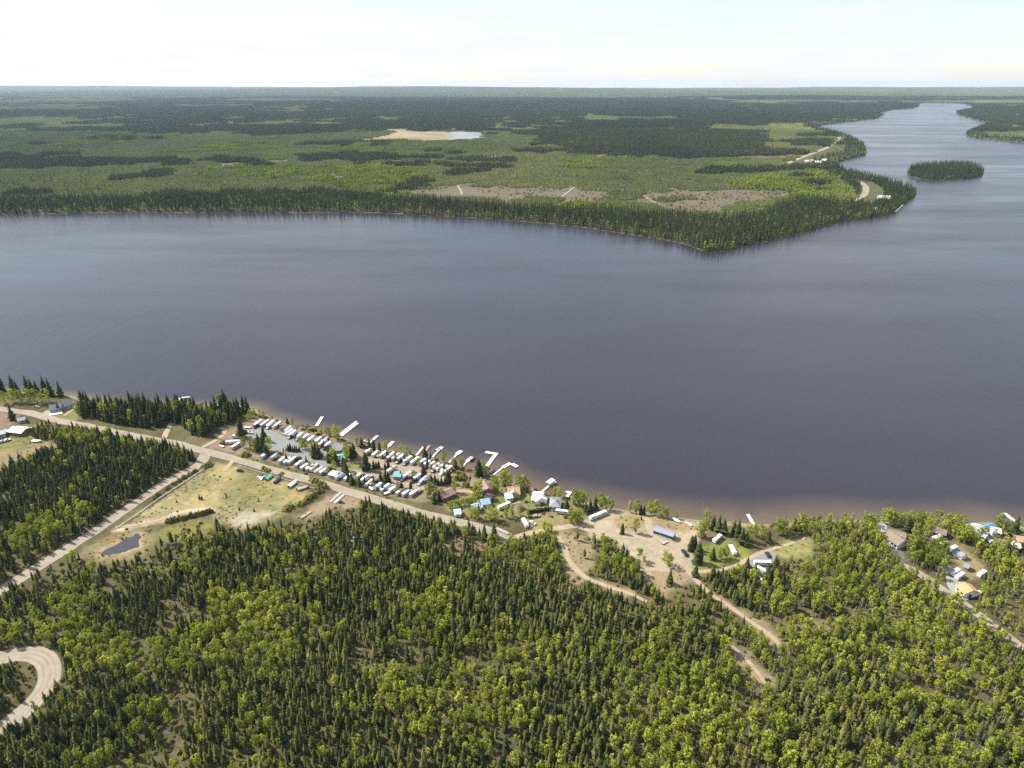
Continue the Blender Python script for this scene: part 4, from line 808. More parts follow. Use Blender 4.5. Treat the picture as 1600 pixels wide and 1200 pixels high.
W_WHITE = mat('white_siding', (0.72, 0.72, 0.70), .6, .06); W_TAN = mat('tan_siding', (0.36, 0.29, 0.21), .7); W_BROWN = mat('brown_log_wall', (0.16, 0.10, 0.065), .8, .2); W_GREY = mat('grey_siding', (0.30, 0.31, 0.33), .7); W_SLATE = mat('slate_siding', (0.085, 0.095, 0.125), .7); W_RED = mat('red_cedar', (0.33, 0.13, 0.075), .8)
WOOD = mat('weathered_boards', (0.34, 0.31, 0.27), .8, .2); PALEW = mat('bleached_boards', (0.46, 0.44, 0.39), .8, .2); DOCKW = mat('whitewashed_boards', (0.60, 0.59, 0.56), .8, .15, .5); REDW = mat('reddish_boards', (0.34, 0.18, 0.14), .8, .15); DOORM = mat('door_paint', (0.30, 0.24, 0.18), .5)

# ------------------------------------------------------------------ travel trailers
CACHE = {}
def cached(key, fn):
    if key not in CACHE: CACHE[key] = fn()
    return CACHE[key]
def wheel_mesh(r, wd):
    n = 12; prof = [(r * math.cos(6.283 * k / n), r * math.sin(6.283 * k / n)) for k in range(n)]
    return prism('wheel', prof, -wd / 2, wd / 2, RUBBER, 'y')
def trailer(px, py, dx, dy, L, label, group, bodym=WHITE, roofm=RVROOF, awning=0, slide=0, name='travel_trailer', cat='trailer', zc=1.7):
    """a caravan centred on that point of the photograph, its length running along (dx, dy) there"""
    a = np.array(P(px - dx, py - dy, PL + zc)); b = np.array(P(px + dx, py + dy, PL + zc)); c = (a + b) / 2; rz = math.atan2(b[1] - a[1], b[0] - a[0])
    r = empty(name, (c[0], c[1], gz(*c) + .06), rz); s = L / 9.0; r.scale = (s, .86, .86); tag(r, label, cat, group)
    k = bodym.name
    obj('body', cached(('tb', k), lambda: prism('body', [(-4.5, .62), (3.9, .62), (4.5, 1.15), (4.42, 2.3), (3.95, 2.92), (-4.3, 2.92), (-4.5, 2.55)], -1.22, 1.22, bodym, 'y')), r)
    rf = obj('roof', cached(('tr', roofm.name), lambda: prism('roof', [(-1.16, 2.925), (1.16, 2.925), (1.0, 3.0), (0, 3.05), (-1.0, 3.0)], -4.22, 3.9, roofm)), r)
    obj('air_conditioner', cached('ac', lambda: box('air_conditioner', -.2, .7, -.35, .35, 3.02, 3.28, PALE)), rf)
    for sgn in (-1, 1):
        y0, y1 = sorted((sgn * 1.215, sgn * 1.245))
        for x0, x1 in ((-3.7, -2.5), (1.4, 2.9)): obj('window', cached(('tw', sgn, x0), lambda: box('window', x0, x1, y0, y1, 1.65, 2.35, GLASS)), r)
        obj('wheel', cached(('whl', sgn), lambda: wheel_mesh(.36, .22)), r, (-.7, sgn * 1.12, .36))
    obj('door', cached('td', lambda: box('door', -.5, .2, -1.25, -1.215, .8, 2.55, PALE)), r)
    obj('stripe', cached('ts', lambda: box('stripe', -4.2, 3.6, -1.235, -1.218, 1.1, 1.3, SILVER)), r)
    obj('hitch', cached('th', lambda: prism('hitch', [(4.3, .62), (5.5, .5), (5.5, .6), (4.3, .78)], -.12, .12, STEEL, 'y')), r)
    if slide: obj('slide_out', cached(('sl', k, slide), lambda: box('slide_out', -3.2, .6, min(slide * 1.22, slide * 2.0), max(slide * 1.22, slide * 2.0), .9, 2.7, bodym)), r)
    if awning: obj('awning', cached(('aw', awning), lambda: prism('awning', [(awning * 1.25, 2.62), (awning * 3.5, 2.3), (awning * 3.5, 2.36), (awning * 1.25, 2.7)], -2.6, 2.8, AWN)), r)
    return r
DX, DY = 6.0, -4.6
rv = random.Random(5)
def look():
    b = rv.choice([WHITE, WHITE, IVORY, PALE, PALE]); return b, rv.choice([RVROOF, RVROOF, RVROOF, TANROOF, GREYROOF, RVROOF]), rv.choice([0, 0, -1, 1, -1]), rv.choice([0, 0, 1])
ROWS = [('left lakeside row', [(403.5, 660.5), (414, 660.8), (423, 662), (433, 663.5), (450, 670.5), (451.5, 675), (456.5, 677), (468.5, 680), (478, 682), (485.6, 685.8), (497.8, 687), (504, 691), (512.7, 694)]),
 ('row beside the docks', [(575, 705), (586.5, 708.5), (599, 709), (610.6, 711.6), (618.5, 713), (626, 714), (637.2, 717), (648.3, 719.3), (660, 721), (667.5, 723.5), (675, 725), (681.5, 728), (687.4, 730), (694.5, 732), (700.5, 733)]),
 ('row along the gravel road', [(413.6, 711), (428.4, 713), (440.7, 718.4), (449, 720), (456, 719), (466.5, 724.5), (476, 728.5), (484, 730), (491, 730), (499, 734), (506, 735.5), (530.3, 743.5), (544, 745), (557.6, 745.4), (569, 748), (577, 754), (591, 759), (602, 761.6), (614.5, 763.4), (625, 767.5), (634, 770), (646, 770.4)]),
 ('short middle row', [(611, 733), (636.4, 741.3), (652.8, 744.3), (663, 748)])]
VSPOTS = []
for ri, (phrase, lst) in enumerate(ROWS):
    for k, (px, py) in enumerate(lst):
        b, rf, aw, sl = look(); cn = {'white_paint': 'white', 'ivory_paint': 'ivory', 'pale_grey_paint': 'pale grey'}[b.name]
        L = rv.uniform(6.4, 9.2)
        if ri == 0 and k < 4: L = 10.0
        q = rv.uniform(-.6, .6)
        trailer(px, py, DX, DY + q, L, '%s travel trailer, %s from the left in the %s' % (cn, ordn(k), phrase), 'trailers in the ' + phrase, b, rf, aw, sl)
        VSPOTS.append((px, py, ri, k, phrase))
for px, py, dx, dy, L, lab in ((370, 681.5, 6, .3, 6.5, 'short white trailer at the left edge of the gravel loop'), (364, 690, 9, -.5, 10.5, 'long white trailer lying crosswise at the RV park\'s left end'), (368.5, 696, 7, -4.2, 8.5, 'narrow ivory trailer beside the RV park entrance'),
        (788, 789.5, 6.5, -2.8, 9.5, 'white trailer parked on the grass below the tan-roofed house'), (878.5, 799, 6, .8, 8, 'white trailer below the dark hedge'), (820.5, 816.5, 3, 5, 8, 'white trailer standing end-on below the dry yard'),
        (935, 804, 10, -4.2, 13.5, 'very long white trailer at the shore left of the gravel clearing'), (1121, 840.5, 5, -4.2, 8, 'white trailer between two dark spruces on the grass'), (1145, 859, 3, 5, 7.5, 'white trailer beside the round bush on the grass'),
        (1192, 879, 9, .2, 9.5, 'white-topped trailer parked across the round gravel pad'), (1190.5, 890.5, 6, 3, 8, 'white trailer below the round gravel pad'), (1463, 840, 7, -2.4, 8, 'white trailer below the brown-roofed cabin'), (1489, 856.5, 5.5, -2.5, 6.5, 'short white trailer beside the round pool'),
        (1493, 893, 5, -3, 6.8, 'white trailer behind the slate-roofed shed, upper of two'), (1500, 899, 5, -3, 6.8, 'white trailer beside the concrete drive, lower of two'), (1534.5, 895.5, 5, -3.2, 6.5, 'white trailer alone in the trees right of the orange-roofed garage'), (4, 676, 5, -2.4, 8, 'white trailer among the farm sheds'), (16, 674, 6, -1.6, 6.5, 'pale trailer next to the white-roofed farm shed')):
    bb = IVORY if 'ivory' in lab else PALE if 'pale' in lab else WHITE
    trailer(px, py, dx, dy, L, lab, None, bb, RVROOF, 0, 0)

# ------------------------------------------------------------------ pickups, cars, boats
def vehicle(px, py, dx, dy, paint, label, kind='pickup', group=None):
    a = np.array(P(px - dx, py - dy, PL + .8)); b = np.array(P(px + dx, py + dy, PL + .8)); c = (a + b) / 2
    r = empty('pickup_truck' if kind == 'pickup' else 'parked_car', (c[0], c[1], gz(*c) + .06), math.atan2(b[1] - a[1], b[0] - a[0])); tag(r, label, 'truck' if kind == 'pickup' else 'car', group)
    if kind == 'pickup':
        prof = [(-2.8, .55), (2.7, .5), (2.75, .95), (2.6, 1.12), (1.35, 1.2), (.6, 1.85), (-.85, 1.88), (-1.0, 1.2), (-1.02, 1.0), (-2.7, 1.0), (-2.7, 1.2), (-2.82, 1.2)]
        win = [(-.8, 1.25), (1.1, 1.25), (.5, 1.78), (-.75, 1.8)]
    else:
        prof = [(-2.3, .45), (2.25, .45), (2.3, .8), (2.1, .95), (1.2, 1.05), (.4, 1.55), (-1.3, 1.58), (-2.1, 1.1), (-2.3, 1.0)]; win = [(-1.5, 1.08), (.9, 1.08), (.35, 1.5), (-1.2, 1.52)]
    obj('body', cached(('vb', kind, paint.name), lambda: prism('body', prof, -.92, .92, paint, 'y')), r)
    for s in (-1, 1):
        y0, y1 = sorted((s * .915, s * .935)); obj('window', cached(('vw', kind, s), lambda: prism('window', win, y0, y1, GLASS, 'y')), r)
        for x in (-1.65, 1.75) if kind == 'pickup' else (-1.4, 1.45): obj('wheel', cached('vwh', lambda: wheel_mesh(.38, .24)), r, (x, s * .84, .38))
    obj('windscreen', cached(('vs', kind), lambda: prism('windscreen', [(1.30, 1.22), (1.36, 1.22), (.66, 1.84), (.60, 1.84)] if kind == 'pickup' else [(1.15, 1.07), (1.21, 1.07), (.46, 1.54), (.40, 1.54)], -.8, .8, GLASS, 'y')), r)
    return r
def boat(px, py, dx, dy, L, hullm, label, cover=None, z=None, zc=.6):
    a = np.array(P(px - dx, py - dy, (PL if z is None else z) + zc)); b = np.array(P(px + dx, py + dy, (PL if z is None else z) + zc)); c = (a + b) / 2
    r = empty('boat', (c[0], c[1], (gz(*c) + .02) if z is None else z), math.atan2(b[1] - a[1], b[0] - a[0])); r.scale = (L / 6,) * 3; tag(r, label, 'boat')
    st = [(-3, .95, .3, 1.0), (-1, 1.05, .15, 1.02), (1, 1.0, .15, 1.08), (2.3, .6, .25, 1.18), (3.1, .04, .7, 1.3)]; v = []
    for x, hw, zk, zt in st: v += [(x, -hw, zt), (x, -hw * .75, zk + .18), (x, 0, zk), (x, hw * .75, zk + .18), (x, hw, zt)]
    f = [(5 * i + j, 5 * i + j + 5, 5 * i + j + 6, 5 * i + j + 1) for i in range(4) for j in range(4)] + [(0, 1, 2, 3, 4)]
    obj('hull', cached(('bh', hullm.name), lambda: mesh('hull', v, f, hullm)), r)
    cm = cover or PALE
    dv = [(x, sg * hw * .96, zt + .02) for x, hw, zk, zt in st for sg in (-1, 1)] + [(x, 0, zt + (.38 if cover else .05)) for x, hw, zk, zt in st]
    df = [(2 * i, 2 * i + 2, 10 + i + 1, 10 + i) for i in range(4)] + [(2 * i + 3, 2 * i + 1, 10 + i, 10 + i + 1) for i in range(4)]
    obj('cover' if cover else 'deck', cached(('bd', cm.name, bool(cover)), lambda: mesh('cover', dv, df, cm)), r)
    obj('outboard_motor', cached('bm', lambda: prism('outboard_motor', [(-3.5, .2), (-3.2, .2), (-3.05, 1.5), (-3.6, 1.5)], -.22, .22, BLACKP, 'y')), r)
    if not cover: obj('windscreen', cached('bw', lambda: prism('windscreen', [(.6, 1.08), (.75, 1.08), (.35, 1.6), (.25, 1.6)], -.8, .8, GLASS, 'y')), r)
    if z is None:
        for s in (-1, 1): obj('trailer_wheel', cached('bwh', lambda: wheel_mesh(.3, .2)), r, (-.8, s * 1.1, .3))
    return r
PAINT = [(BLACKP, 'black'), (NAVY, 'navy'), (SILVER, 'silver'), (WHITE, 'white'), (mat('grey_paint', (.12, .125, .13), .3), 'grey'), (BLACKP, 'black')]
for i, (px, py, ri, k, phrase) in enumerate(VSPOTS):
    if rv.random() < .85:
        pm, pn = PAINT[(i * 7 + k) % 6]; kd = 'pickup' if rv.random() < .65 else 'car'
        ox, oy = {0: (-3.5, 6.0), 1: (-4.0, 7.5), 2: (9.5, -2.5), 3: (-6.5, 7.0)}[ri]
        if ri in (0, 1) and rv.random() < .5: ox, oy = 5.5, 2.4
        vehicle(px + ox, py + oy, DX, DY, pm, '%s %s by the %s trailer of the %s' % (pn, 'pickup truck' if kd == 'pickup' else 'car', ordn(k), phrase), kd, 'vehicles in the RV park')
for i, (px, py, ri, k, phrase) in enumerate(VSPOTS):
    for j in range(rv.choice((0, 1, 1, 2))):
        ox, oy = rv.choice(((4.5, 3.6), (6.5, 1.6), (2.0, 5.0), (8.0, -4.5))); x, y = P(px + ox + rv.uniform(-.8, .8), py + oy + rv.uniform(-.5, .5), PL + .5)
        kd = rv.choice(('deck_box', 'camp_shed', 'picnic_table')); r = empty(kd, (x, y, gz(x, y) + .05), rv.uniform(0, 3)); wh = 'behind' if ox > 5 else 'beside'
        if kd == 'picnic_table':
            obj('table_top', cached('ptop', lambda: box('table_top', -1, 1, -.4, .4, .7, .78, WOOD)), r)
            for sg in (-1, 1): obj('bench', cached(('pbench', sg), lambda: box('bench', -1, 1, min(sg * .6, sg * .9), max(sg * .6, sg * .9), .4, .46, WOOD)), r); obj('leg', cached(('pleg', sg), lambda: prism('leg', [(-.85, 0), (-.75, 0), (.3, .7), (.2, .7)], sg * .8 - .05, sg * .8 + .05, WOOD)), r)
        elif kd == 'camp_shed':
            obj('wall', cached('cswall', lambda: prism('wall', [(-1, -.1), (1, -.1), (1, 1.9), (0, 2.4), (-1, 1.9)], -1.2, 1.2, W_BROWN)), r); obj('roof', cached('csroof', lambda: prism('roof', [(-1.25, 1.82), (0, 2.44), (1.25, 1.82), (1.25, 1.9), (0, 2.53), (-1.25, 1.9)], -1.4, 1.4, R_GREY)), r); obj('door', cached('csdoor', lambda: box('door', -.4, .4, -1.05, -1.003, 0, 1.7, PALE)), r)
        else:
            obj('deck', cached('ddeck', lambda: box('deck', -1.7, 1.7, -1.1, 1.1, 0, .3, REDW)), r); obj('step', cached('dstep', lambda: box('step', -.5, .5, -1.5, -1.11, 0, .15, WOOD)), r)
        r.name = {'deck_box': 'small_deck'}.get(kd, kd); tag(r, '%s %s the %s trailer of the %s%s' % ({'deck_box': 'reddish wooden deck', 'camp_shed': 'little brown shed', 'picnic_table': 'grey picnic table'}[kd], wh, ordn(k), phrase, ', second one' if j else ''), {'deck_box': 'deck', 'camp_shed': 'shed', 'picnic_table': 'table'}[kd], 'clutter in the RV park')
vehicle(374.8, 735, 5, 1, BLACKP, 'dark car at the top corner of the dry field', 'car'); vehicle(407, 743.5, 4, -3, NAVY, 'blue-grey car parked inside the fence of the dry field', 'car'); vehicle(411, 746, 4, -2.6, SILVER, 'silver car next to the blue-grey one on the dry field', 'car')
boat(421.5, 745.5, 4, -3.4, 7.5, WHITE, 'boat under a bright teal tarp on the dry field', TEAL); boat(434, 750.5, 4, -3.4, 7, NAVY, 'dark navy boat with navy cover on the dry field', NAVY); boat(458, 756.5, 5, -4, 8.5, WHITE, 'white boat on its trailer by the field fence', WHITE); boat(474, 763, 6, -1.8, 7.5, WOOD, 'long grey skiff lying at the end of the dry field', WOOD)
boat(390, 676, 5, .8, 6.5, WHITE, 'white boat parked under the tall spruce on the gravel loop'); boat(387.5, 668, 5, .4, 5.5, WHITE, 'small covered white boat at the upper end of the gravel loop', WHITE); boat(376, 675, 3, 3, 5.2, WHITE, 'small white boat left of the tall spruce on the gravel loop', WHITE); boat(347, 697, 3, 1, 4.6, WHITE, 'small white boat at the park entrance', WHITE)
boat(580, 763.5, 3, 2.4, 5.4, WHITE, 'small white covered boat by the road below the RV rows', WHITE); boat(607, 770, 5, -1.6, 6.4, WHITE, 'white covered boat lying crosswise by the road', WHITE); boat(494.5, 738, 4, 1.2, 5.6, WHITE, 'white covered boat between trailers on the road side', WHITE)
boat(58, 689.5, 5, .2, 7.0, WHITE, 'white covered boat alone on the green farm field', WHITE); boat(1039, 847.5, 3, -1.4, 4.2, WHITE, 'small white boat on the dry patch below the mobile home', None); boat(1473.5, 849, 5, -1.5, 6.4, WHITE, 'white covered boat below the brown-roofed cabin', WHITE); boat(1524.5, 929, 7, -3.0, 8.4, WHITE, 'large white covered boat beside the orange-roofed garage', WHITE)
boat(1057, 812, 4, 2.5, 6.4, WHITE, 'white boat hauled out on the beach behind the mobile home', WHITE); boat(1160, 891, 4, -1, 4.4, WHITE, 'small white boat left of the round gravel pad', WHITE); boat(1189, 903, 1.6, 3, 3.8, WHITE, 'tiny white boat below the round gravel pad', WHITE); boat(1560, 855, 4, 3, 5.6, WHITE, 'white boat in the right-hand yard', WHITE)
boat(739, 717.5, 4, -3, 5.6, BLACKP, 'dark boat moored at the dock right of the RV park', BLACKP, .0); boat(769, 737, 4, -3.2, 6.2, NAVY, 'dark navy boat by the shore end of the bent dock', NAVY, .0); boat(572, 689.5, 3, 1.5, 5, WHITE, 'white boat moored left of a lakeside dock', None, .0); boat(684, 701.5, 3, -2, 5, PALE, 'pale boat moored beside the third middle dock', None, .0)
vehicle(1070, 864, 4, 5.5, BLACKP, 'long black van on the track below the mobile home', 'pickup'); vehicle(1200, 866.5, 2.2, 3.4, BLACKP, 'black car on the round gravel pad', 'car'); vehicle(832, 817, 3, 1.2, WHITE, 'white car beside the end-on trailer', 'car'); vehicle(58, 635.5, 5, .6, SILVER, 'silver car in the drive of the grey lakeside house', 'car')
vehicle(1549, 845, 5, -1.6, WHITE, 'white car in the yard below the blue tarp', 'car'); vehicle(1540, 842, 4, -1.6, SILVER, 'silver car next to the white one in the right-hand yard', 'car'); vehicle(659.5, 753, 5, 2.2, mat('bright_blue_paint', (.05, .12, .4), .3), 'bright blue car at the end of the middle trailer row', 'car'); vehicle(1588, 850, 5, 3, BLACKP, 'black pickup truck at the right edge of the photo'); vehicle(838, 806, 5, -.8, SILVER, 'silver car at the left end of the dark hedge', 'car')
vehicle(3, 690, 5, -1, SILVER, 'silver car in the farm yard', 'car'); vehicle(10, 688, 5, -1.4, WHITE, 'white pickup truck in the farm yard')

# ------------------------------------------------------------------ houses and sheds
def house(name, label, pa, pb, W, hw, rise, wallm, roofm, cat='house', wins=2, door=True, over=.45, chimney=False, hip=0.0, deck=None, skirt=None, wing=None, zb=None, scale=1.0):
    """a gabled (or hipped) building whose ridge runs between two points of the photograph"""
    zg = PL if zb is None else zb
    a = np.array(P(*pa, zg + hw + rise)); b = np.array(P(*pb, zg + hw + rise)); c = (a + b) / 2; L = float(np.linalg.norm(b - a)); rz = math.atan2(b[1] - a[1], b[0] - a[0])
    r = empty(name, (c[0], c[1], zg if zb is None else gz(*c)), rz); tag(r, label, cat)
    h = W / 2; x0, x1 = -L / 2, L / 2
    if hip:
        wv = box_v(x0, x1, -h, h, -.2, hw); obj('wall', mesh('wall', wv, BOXF, wallm), r)
        o_ = over; e = [(x0 - o_, -h - o_, hw), (x1 + o_, -h - o_, hw), (x1 + o_, h + o_, hw), (x0 - o_, h + o_, hw)]; rd = [(x0 + hip, 0, hw + rise), (x1 - hip, 0, hw + rise)]
        v = e + [(p[0], p[1], hw + .16) for p in e] + rd
        rf = obj('roof', mesh('roof', v, [(3, 2, 1, 0), (0, 1, 5, 4), (1, 2, 6, 5), (2, 3, 7, 6), (3, 0, 4, 7), (4, 5, 9, 8), (6, 7, 8, 9), (5, 6, 9), (7, 4, 8)], roofm), r)
    else:
        obj('wall', prism('wall', [(-h, -.2), (h, -.2), (h, hw), (0, hw + rise), (-h, hw)], x0, x1, wallm), r)
        s = rise / h; t = .16; y = h + over
        rf = obj('roof', prism('roof', [(-y, hw - s * over + .03), (0, hw + rise + .03), (y, hw - s * over + .03), (y, hw - s * over + .03 + t), (0, hw + rise + .03 + t), (-y, hw - s * over + .03 + t)], x0 - over, x1 + over, roofm), r)
        obj('ridge_cap', box('ridge_cap', x0 - over, x1 + over, -.14, .14, hw + rise + t, hw + rise + t + .07, roofm), rf)
    for sg in (-1, 1):
        for k in range(wins):
            xx = x0 + L * (k + .5) / wins; ww = min(.75, L / wins * .3); y0, y1 = sorted((sg * (h + .003), sg * (h + .04)))
            w_ = obj('window', box('window', xx - ww, xx + ww, y0, y1, hw * .4, hw * .82, GLASS), r)
            y0, y1 = sorted((sg * (h + .003), sg * (h + .07))); obj('sill', box('sill', xx - ww - .1, xx + ww + .1, y0, y1, hw * .4 - .12, hw * .4 - .01, WHITE), w_)
    if door:
        xx = x0 + L * .36; d = obj('door', box('door', xx - .5, xx + .5, -h - .05, -h - .003, 0, min(2.1, hw * .85), DOORM), r); obj('handle', box('handle', xx + .3, xx + .38, -h - .1, -h - .052, .95, 1.05, STEEL), d)
    if chimney: obj('chimney', box('chimney', L * .2 - .4, L * .2 + .4, .6, 1.4, hw + rise * .5, hw + rise + .9, W_TAN), rf)
    if deck: obj('deck', box('deck', x0 - .5, x1 + .5, -h - deck[0], -h - .06, .1, .55, deck[1]), r)
    if skirt: obj('skirting', box('skirting', x0 + .0, x1, -h - .06, -h - .004, -.1, .75, skirt), r)
    if wing:
        wa = np.array(P(*wing[0], zg + hw + rise)); wb = np.array(P(*wing[1], zg + hw + rise)); wc = (wa + wb) / 2; wl = float(np.linalg.norm(wb - wa)); wr_ = math.atan2(wb[1] - wa[1], wb[0] - wa[0]); q = wing[2] / 2; s2 = rise / q * .94
        loc = Matrix.Rotation(-rz, 3, 'Z') @ Vector((wc[0] - c[0], wc[1] - c[1], -.012))
        wg = obj('wing', prism('wing', [(-q, -.2), (q, -.2), (q, hw), (0, hw + rise * .94), (-q, hw)], -wl / 2, wl / 2, wallm), r, loc, wr_ - rz)
        y = q + over; obj('wing_roof', prism('wing_roof', [(-y, hw - s2 * over + .03), (0, hw + rise * .94 + .03), (y, hw - s2 * over + .03), (y, hw - s2 * over + .18), (0, hw + rise * .94 + .18), (-y, hw - s2 * over + .18)], -wl / 2 - over, wl / 2 + over, roofm), wg)
        for k in range(2): yw = -q - .04; obj('window', box('window', -wl * .3 + k * wl * .5, -wl * .3 + k * wl * .5 + 1.2, yw, yw + .037, hw * .4, hw * .82, GLASS), wg)
    return r
house('lakeside_house', 'grey-roofed house with long white deck at the left of the near shore', (77, 633), (95, 630), 9, 3.0, 2.6, W_GREY, R_LSLATE, wins=4, deck=(4.5, R_WHITE), wing=((93, 630), (111, 624), 8))
house('cottage', 'small white cottage at the edge of the left shore trees', (117, 634.5), (124, 633), 5, 2.6, 1.6, W_WHITE, R_WHITE)
house('farm_shed', 'low grey shed beside the lone spruce at the road', (27, 654), (38, 651.5), 5, 2.4, 1.2, W_GREY, R_SLATE, 'shed', 1)
house('farm_shed', 'long white-roofed farm shed with dark open end', (19, 667), (40, 669.5), 9, 2.8, 1.7, W_BROWN, R_WHITE, 'shed', 2)
house('farm_shed', 'pale-roofed shed cut by the left edge of the photo', (-8, 675), (6, 671.5), 7, 2.8, 1.5, W_GREY, PALE, 'shed', 1)
house('log_house', 'dark-roofed log house among trees left of the RV park', (338, 635), (354, 634), 9, 3.0, 3.0, W_BROWN, R_DARK, wins=3, chimney=True, wing=((351, 640), (366, 644), 8))
house('boat_house', 'small white-roofed boat house in the trees by the T-shaped dock', (280, 630), (285, 627), 5, 2.4, 1.4, W_WHITE, R_WHITE, 'shed', 1)
house('park_office', 'grey-roofed park building with pale deck near the double dock', (519, 696), (535, 694), 9, 2.8, 2.0, W_TAN, R_GREY, wins=3, deck=(4, PALEW))
house('shelter', 'teal-roofed shelter in the middle of the RV park', (529, 713), (536, 711), 6.5, 2.4, .9, W_TAN, R_TEAL, 'shelter', 1)
house('shelter', 'green teal-roofed shelter beside the middle trailer row', (616, 739), (627, 739.5), 6, 2.5, .8, W_TAN, R_TEAL, 'shelter', 1)
house('shelter', 'pale teal-roofed shelter in the row along the gravel road', (517, 736.5), (528, 739), 6, 2.5, .8, W_GREY, R_PTEAL, 'shelter', 1)
house('cabin', 'grey-roofed cabin standing in the lakeside trailer row', (440.5, 667.5), (447, 663), 5, 2.5, 1.3, W_TAN, R_MAUVE, 'cabin', 1)
house('lodge', 'bent brown-roofed lodge behind the right docks', (737, 748.5), (757, 750), 9, 3.0, 2.4, W_BROWN, R_MAUVE, wins=4, chimney=True, wing=((756, 750), (763, 762), 8))
house('long_barn', 'long red-brown roofed building below the conifer screen', (686, 771.5), (706, 763), 7.5, 2.8, 1.8, W_BROWN, R_MAUVE, 'barn', 4)
house('cabin', 'little brown-roofed cabin in the shade behind the blue roofs', (760, 771), (769, 774), 5, 2.4, 1.4, W_BROWN, R_BROWN, 'cabin', 1)
house('house', 'tan-roofed house with a cross gable close to the shore', (793, 762), (811, 761), 9, 2.8, 2.4, W_TAN, R_TAN, wins=4, chimney=True, wing=((802, 760), (803.5, 768), 7))
house('cabin', 'white cabin with pale blue roof on the green lawn', (790, 772), (799, 770.5), 6.2, 2.6, 1.4, W_WHITE, R_LBLUE, 'cabin', 2)
house('cabin', 'white-walled cabin with blue roof, upper of the two blue roofs', (752, 781.5), (764, 779.5), 6, 2.5, 1.4, W_WHITE, R_BLUE, 'cabin', 2)
house('cabin', 'white-walled cabin with blue roof, lower of the two blue roofs', (738.5, 789.5), (748.5, 787), 6, 2.5, 1.4, W_WHITE, R_BLUE, 'cabin', 2)
house('cabin', 'small white shed with pale blue roof nearest the gravel road', (710, 797.5), (719, 796.5), 5, 2.3, 1.1, W_WHITE, R_LBLUE, 'shed', 1)
house('shed', 'weathered grey shed right of the trailer on the lawn', (805, 788), (813, 785), 5.5, 2.3, 1.3, W_GREY, R_MAUVE, 'shed', 1)
house('house', 'bright white-roofed house at the foot of the canopy dock', (833, 769.5), (848, 771), 9.5, 3.0, 2.2, W_WHITE, R_WHITE, wins=4, wing=((842, 770), (846, 777), 7))
house('house', 'white house with grey hip roof above the dark hedge', (860, 779), (876, 780), 10, 2.9, 2.4, W_WHITE, R_GREY, wins=3, hip=4.0)
house('mobile_home', 'long slate-blue mobile home with white skirting on the gravel clearing', (1023.5, 823.5), (1054, 833.5), 4.6, 2.9, .9, W_SLATE, R_SLATE, 'mobile home', 6, True, .25, skirt=WHITE)
house('house', 'big brown-roofed house with white front and dark drive', (1391, 829.5), (1413, 843.5), 9, 3.0, 2.4, W_WHITE, R_BROWN, wins=4, chimney=True, wing=((1387, 827), (1415, 834), 10))
house('house', 'pale-roofed house with red deck left of the big brown roof', (1368, 820), (1384, 821), 7, 2.7, 1.6, W_RED, PALE, wins=3, deck=(4, W_RED))
house('cabin', 'brown-roofed cabin on the right-hand shore', (1459, 822), (1479, 827.5), 6.5, 2.7, 1.8, W_BROWN, R_BROWN, 'cabin', 3)
house('house', 'white house with green-grey roof close to the water on the right', (1516, 825), (1534, 820), 10, 3.0, 2.2, W_WHITE, R_GGREY, wins=3, wing=((1526, 824), (1544, 832), 6))
house('cabin', 'white-roofed cabin beside the blue tarp', (1550, 824.5), (1563, 826.5), 5.5, 2.5, 1.2, W_WHITE, R_WHITE, 'cabin', 2)
house('shed', 'slate-blue roofed shed beside the concrete drive', (1475, 879.5), (1487, 888), 5, 2.6, 1.6, W_GREY, R_SLATE, 'shed', 2)
house('garage', 'white garage with orange roof beside the right-hand road', (1507, 910), (1520, 922), 8, 2.9, 1.8, W_WHITE, R_ORANGE, 'garage', 2)
house('shed', 'small grey shed below the round pool', (1509, 880), (1515, 882.5), 4, 2.2, 1.1, W_GREY, R_GREY, 'shed', 1)
house('shed', 'small grey-roofed shed right of the round pool', (1502, 862), (1508, 866), 4, 2.3, 1.1, W_WHITE, R_GREY, 'shed', 1)
house('cabin', 'brown-walled cabin at the right edge of the photo by the dock', (1588, 838), (1604, 840), 6, 2.6, 1.4, W_BROWN, R_TAN, 'cabin', 2)
house('cabin', 'white-roofed cabin at the right edge of the photo, lower one', (1584, 846), (1597, 852), 5, 2.5, 1.2, W_WHITE, R_WHITE, 'cabin', 2)
house('shed', 'tiny blue-roofed shed hidden in the forest below the road', (549, 840), (556, 839), 4, 2.4, 1.1, W_WHITE, R_LBLUE, 'shed', 1)
house('far_house', 'large white house on the wooded point across the lake', (1372, 305), (1391, 306), 22, 6, 4, W_WHITE, R_WHITE, wins=6, zb=5)
for pa, pb, lab in (((1262, 249), (1270, 248.4), 'left'), ((1273, 251), (1283, 251.4), 'middle'), ((1284, 248), (1292, 248.3), 'right')):
    house('far_house', 'pale house by the road on the second far point, %s of three' % lab, pa, pb, 24, 6, 4, W_WHITE, R_WHITE if lab != 'left' else R_TAN, wins=3, zb=5)
house('far_house', 'small pale cabin near the water on the first far point', (1364, 325), (1371, 325.5), 12, 4, 3, W_WHITE, R_GREY, wins=2, zb=3)

